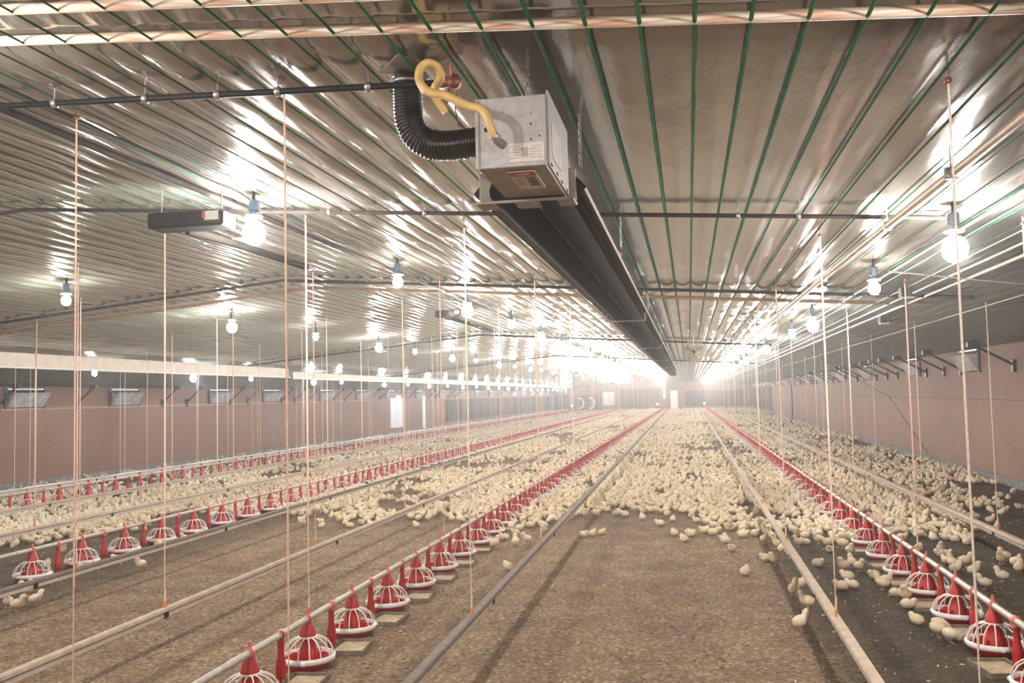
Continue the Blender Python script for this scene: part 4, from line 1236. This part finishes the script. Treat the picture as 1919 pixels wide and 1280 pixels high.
for X, Y, pose in chicks:
    zn = zone(X, Y); key = (PW[pose], zn)
    n = cnt.get(key, 0); cnt[key] = n + 1
    k = 'down' if random.random() < .5 else 'downpale'
    body, parts, lo = PRO[pose, k]
    o = bpy.data.objects.new('chick', body); COL.objects.link(o)
    sc = random.uniform(.92, 1.12)
    if pose == 'drink': rz = random.choice([-1, 1]) * PI / 2 + random.uniform(-.4, .4)
    elif pose == 'peck': rz = -PI / 2 + random.uniform(-.5, .5)
    else: rz = random.uniform(0, 2 * PI)
    if (X, Y) == (0.7, 6.58): rz = -1.1
    o.location = (X, Y, 0.0 if pose != 'rest' else .001); o.rotation_euler = (0, 0, rz); o.scale = (sc * random.uniform(.95, 1.08), sc, sc)
    if math.hypot(X, Y) < 10.5:
        for nm, me in parts:
            c = bpy.data.objects.new(nm, me); COL.objects.link(c); c.parent = o
    if n < 3: lab, grp = '%s yellow chick %s, %s from camera' % (PW[pose], zn, ['nearest', 'second', 'third'][n]), None
    else: lab, grp = '%s yellow chick %s' % (PW[pose], zn), '%s chicks %s' % (PW[pose], zn)
    if n >= 3: lab = lab.replace('yellow chick', 'chick among others')
    tag(o, lab, 'chick', grp)

# the rest of the flock: beyond counting, one object
def arr(me):
    n = len(me.vertices); co = np.empty(n * 3, np.float32); me.vertices.foreach_get('co', co)
    me.calc_loop_triangles(); t = np.empty(len(me.loop_triangles) * 3, np.int32); me.loop_triangles.foreach_get('vertices', t)
    mi = np.empty(len(me.loop_triangles), np.int32); me.loop_triangles.foreach_get('material_index', mi)
    return co.reshape(-1, 3), t.reshape(-1, 3), mi
def low_chick(pose):
    P = POSE[pose]; sel = [0, 2, 4, 5, 7, len(P) - 1]
    b = MB(); n = 6; vs = []
    for i in sel:
        a, c, r = P[i]
        r = max(r, .006)
        for j in range(n):
            t = 2 * PI * j / n
            vs.append((r * math.cos(t), a, max(.003, c + r * math.sin(t))))
    fs = []
    for i in range(len(sel) - 1):
        for j in range(n):
            fs.append((i * n + j, i * n + (j + 1) % n, (i + 1) * n + (j + 1) % n, (i + 1) * n + j))
    b.add(vs, fs, 'down', True); return b.mesh('low')
MID = {p: arr(PRO[p, 'down'][2]) for p in POSE}
MIDM = {p: [m.name for m in PRO[p, 'down'][2].materials] for p in POSE}
LOW = {p: arr(low_chick(p)) for p in POSE}
mats = [MT['down'], MT['downpale'], MT['beak'], MT['leg']]
VS, TS, MS = [], [], []; off = 0
drinkx = [xf for _, xf, _, _ in DR]
for X, Y in rest_flock:
    pose = random.choice(['rest', 'rest', 'stand', 'stand', 'stand', 'peck'])
    far = math.hypot(X, Y) > 20
    if Y < 30 and min(abs(X - xf(Y)) for xf in drinkx) < .10 and random.random() < .7: pose = 'drink'
    co, t, mi = (LOW if far else MID)[pose]
    a = random.uniform(0, 2 * PI); s = random.uniform(.9, 1.12)
    if Y > 28: s *= 1.15
    if Y > 45: s *= 1.2
    c, sn = math.cos(a) * s, math.sin(a) * s
    v = np.stack([co[:, 0] * c - co[:, 1] * sn + X, co[:, 0] * sn + co[:, 1] * c + Y, co[:, 2] * s], 1)
    VS.append(v); TS.append(t + off); off += len(co)
    dn = 0 if random.random() < .5 else 1
    if far: MS.append(np.full(len(t), dn))
    else:
        names = MIDM[pose]; lut = np.array([dn if 'down' in nm else (2 if 'beak' in nm else 3) for nm in names]); MS.append(lut[mi])
fl = bpy.data.objects.new('chick_flock', np_mesh('chick_flock', np.concatenate(VS), np.concatenate(TS), mats, np.concatenate(MS)))
COL.objects.link(fl)
tag(fl, 'dense pale yellow flock of chicks covering the litter toward far end', 'chicks', kind='stuff')
print('chicks', len(chicks), 'flock', len(rest_flock), 'verts', off)

# loose pale flakes lying on the litter
n = 6500
fy = 2.2 + 11 * rng.uniform(size=n) ** 1.3
fxx = np.clip(rng.uniform(-.85, .55, n) * fy * 1.05, XL + .3, 4.8)
ang = rng.uniform(0, 2 * PI, n); la = rng.uniform(.004, .014, n); wa = la * rng.uniform(.3, .7, n); tilt = rng.uniform(.0015, .006, n)
base = np.array([(-1, -1, 0), (1, -1, .4), (1, 1, 1), (-1, 1, .5)], float)
lx = base[None, :, 0] * la[:, None]; ly = base[None, :, 1] * wa[:, None]
vx = lx * np.cos(ang)[:, None] - ly * np.sin(ang)[:, None] + fxx[:, None]
vy = lx * np.sin(ang)[:, None] + ly * np.cos(ang)[:, None] + fy[:, None]
vz = base[None, :, 2] * tilt[:, None] + .003
top = np.stack([vx, vy, vz], -1); bot = top.copy(); bot[..., 2] -= .0025
V = np.concatenate([top, bot], 1).reshape(-1, 3)
fq = np.array([(0, 1, 2, 3), (7, 6, 5, 4), (0, 4, 5, 1), (1, 5, 6, 2), (2, 6, 7, 3), (3, 7, 4, 0)])
Q = (np.arange(n)[:, None, None] * 8 + fq[None]).reshape(-1, 4)
MT['flake_pale'] = mat('pale_wood_flake', (0.66, 0.52, 0.37), 0.9, noise=0.15, nscale=20)
MT['flake_dark'] = mat('dark_wood_flake', (0.16, 0.10, 0.06), 0.95, noise=0.2, nscale=20)
fo = bpy.data.objects.new('wood_flakes', np_mesh('wood_flakes', V, Q, [MT['flake_pale'], MT['flake_dark']], np.repeat((rng.uniform(size=n) < .5).astype(int), 6), smooth=False))
COL.objects.link(fo); tag(fo, 'loose pale and dark wood flakes scattered on the litter', 'wood flakes', kind='stuff')

# ------------------------------------------------------------------ dust haze in the barn air
if HAZE > 0:
    m = bpy.data.materials.new('barn_dust'); m.use_nodes = True
    nt = m.node_tree; nt.nodes.clear()
    out = nt.nodes.new('ShaderNodeOutputMaterial'); vs_ = nt.nodes.new('ShaderNodeVolumeScatter')
    vs_.inputs['Color'].default_value = (1, .97, .93, 1); vs_.inputs['Density'].default_value = HAZE; vs_.inputs['Anisotropy'].default_value = .72
    nt.links.new(vs_.outputs[0], out.inputs['Volume'])
    MT['haze'] = m
    b = MB(); b.box((-3.65, 42, 1.6), (20.3, 101, 3.3), 'haze'); o = b.build('dust_haze'); tag(o, 'thin bright dust haze filling the barn air', 'haze', kind='stuff')
    o.visible_shadow = True
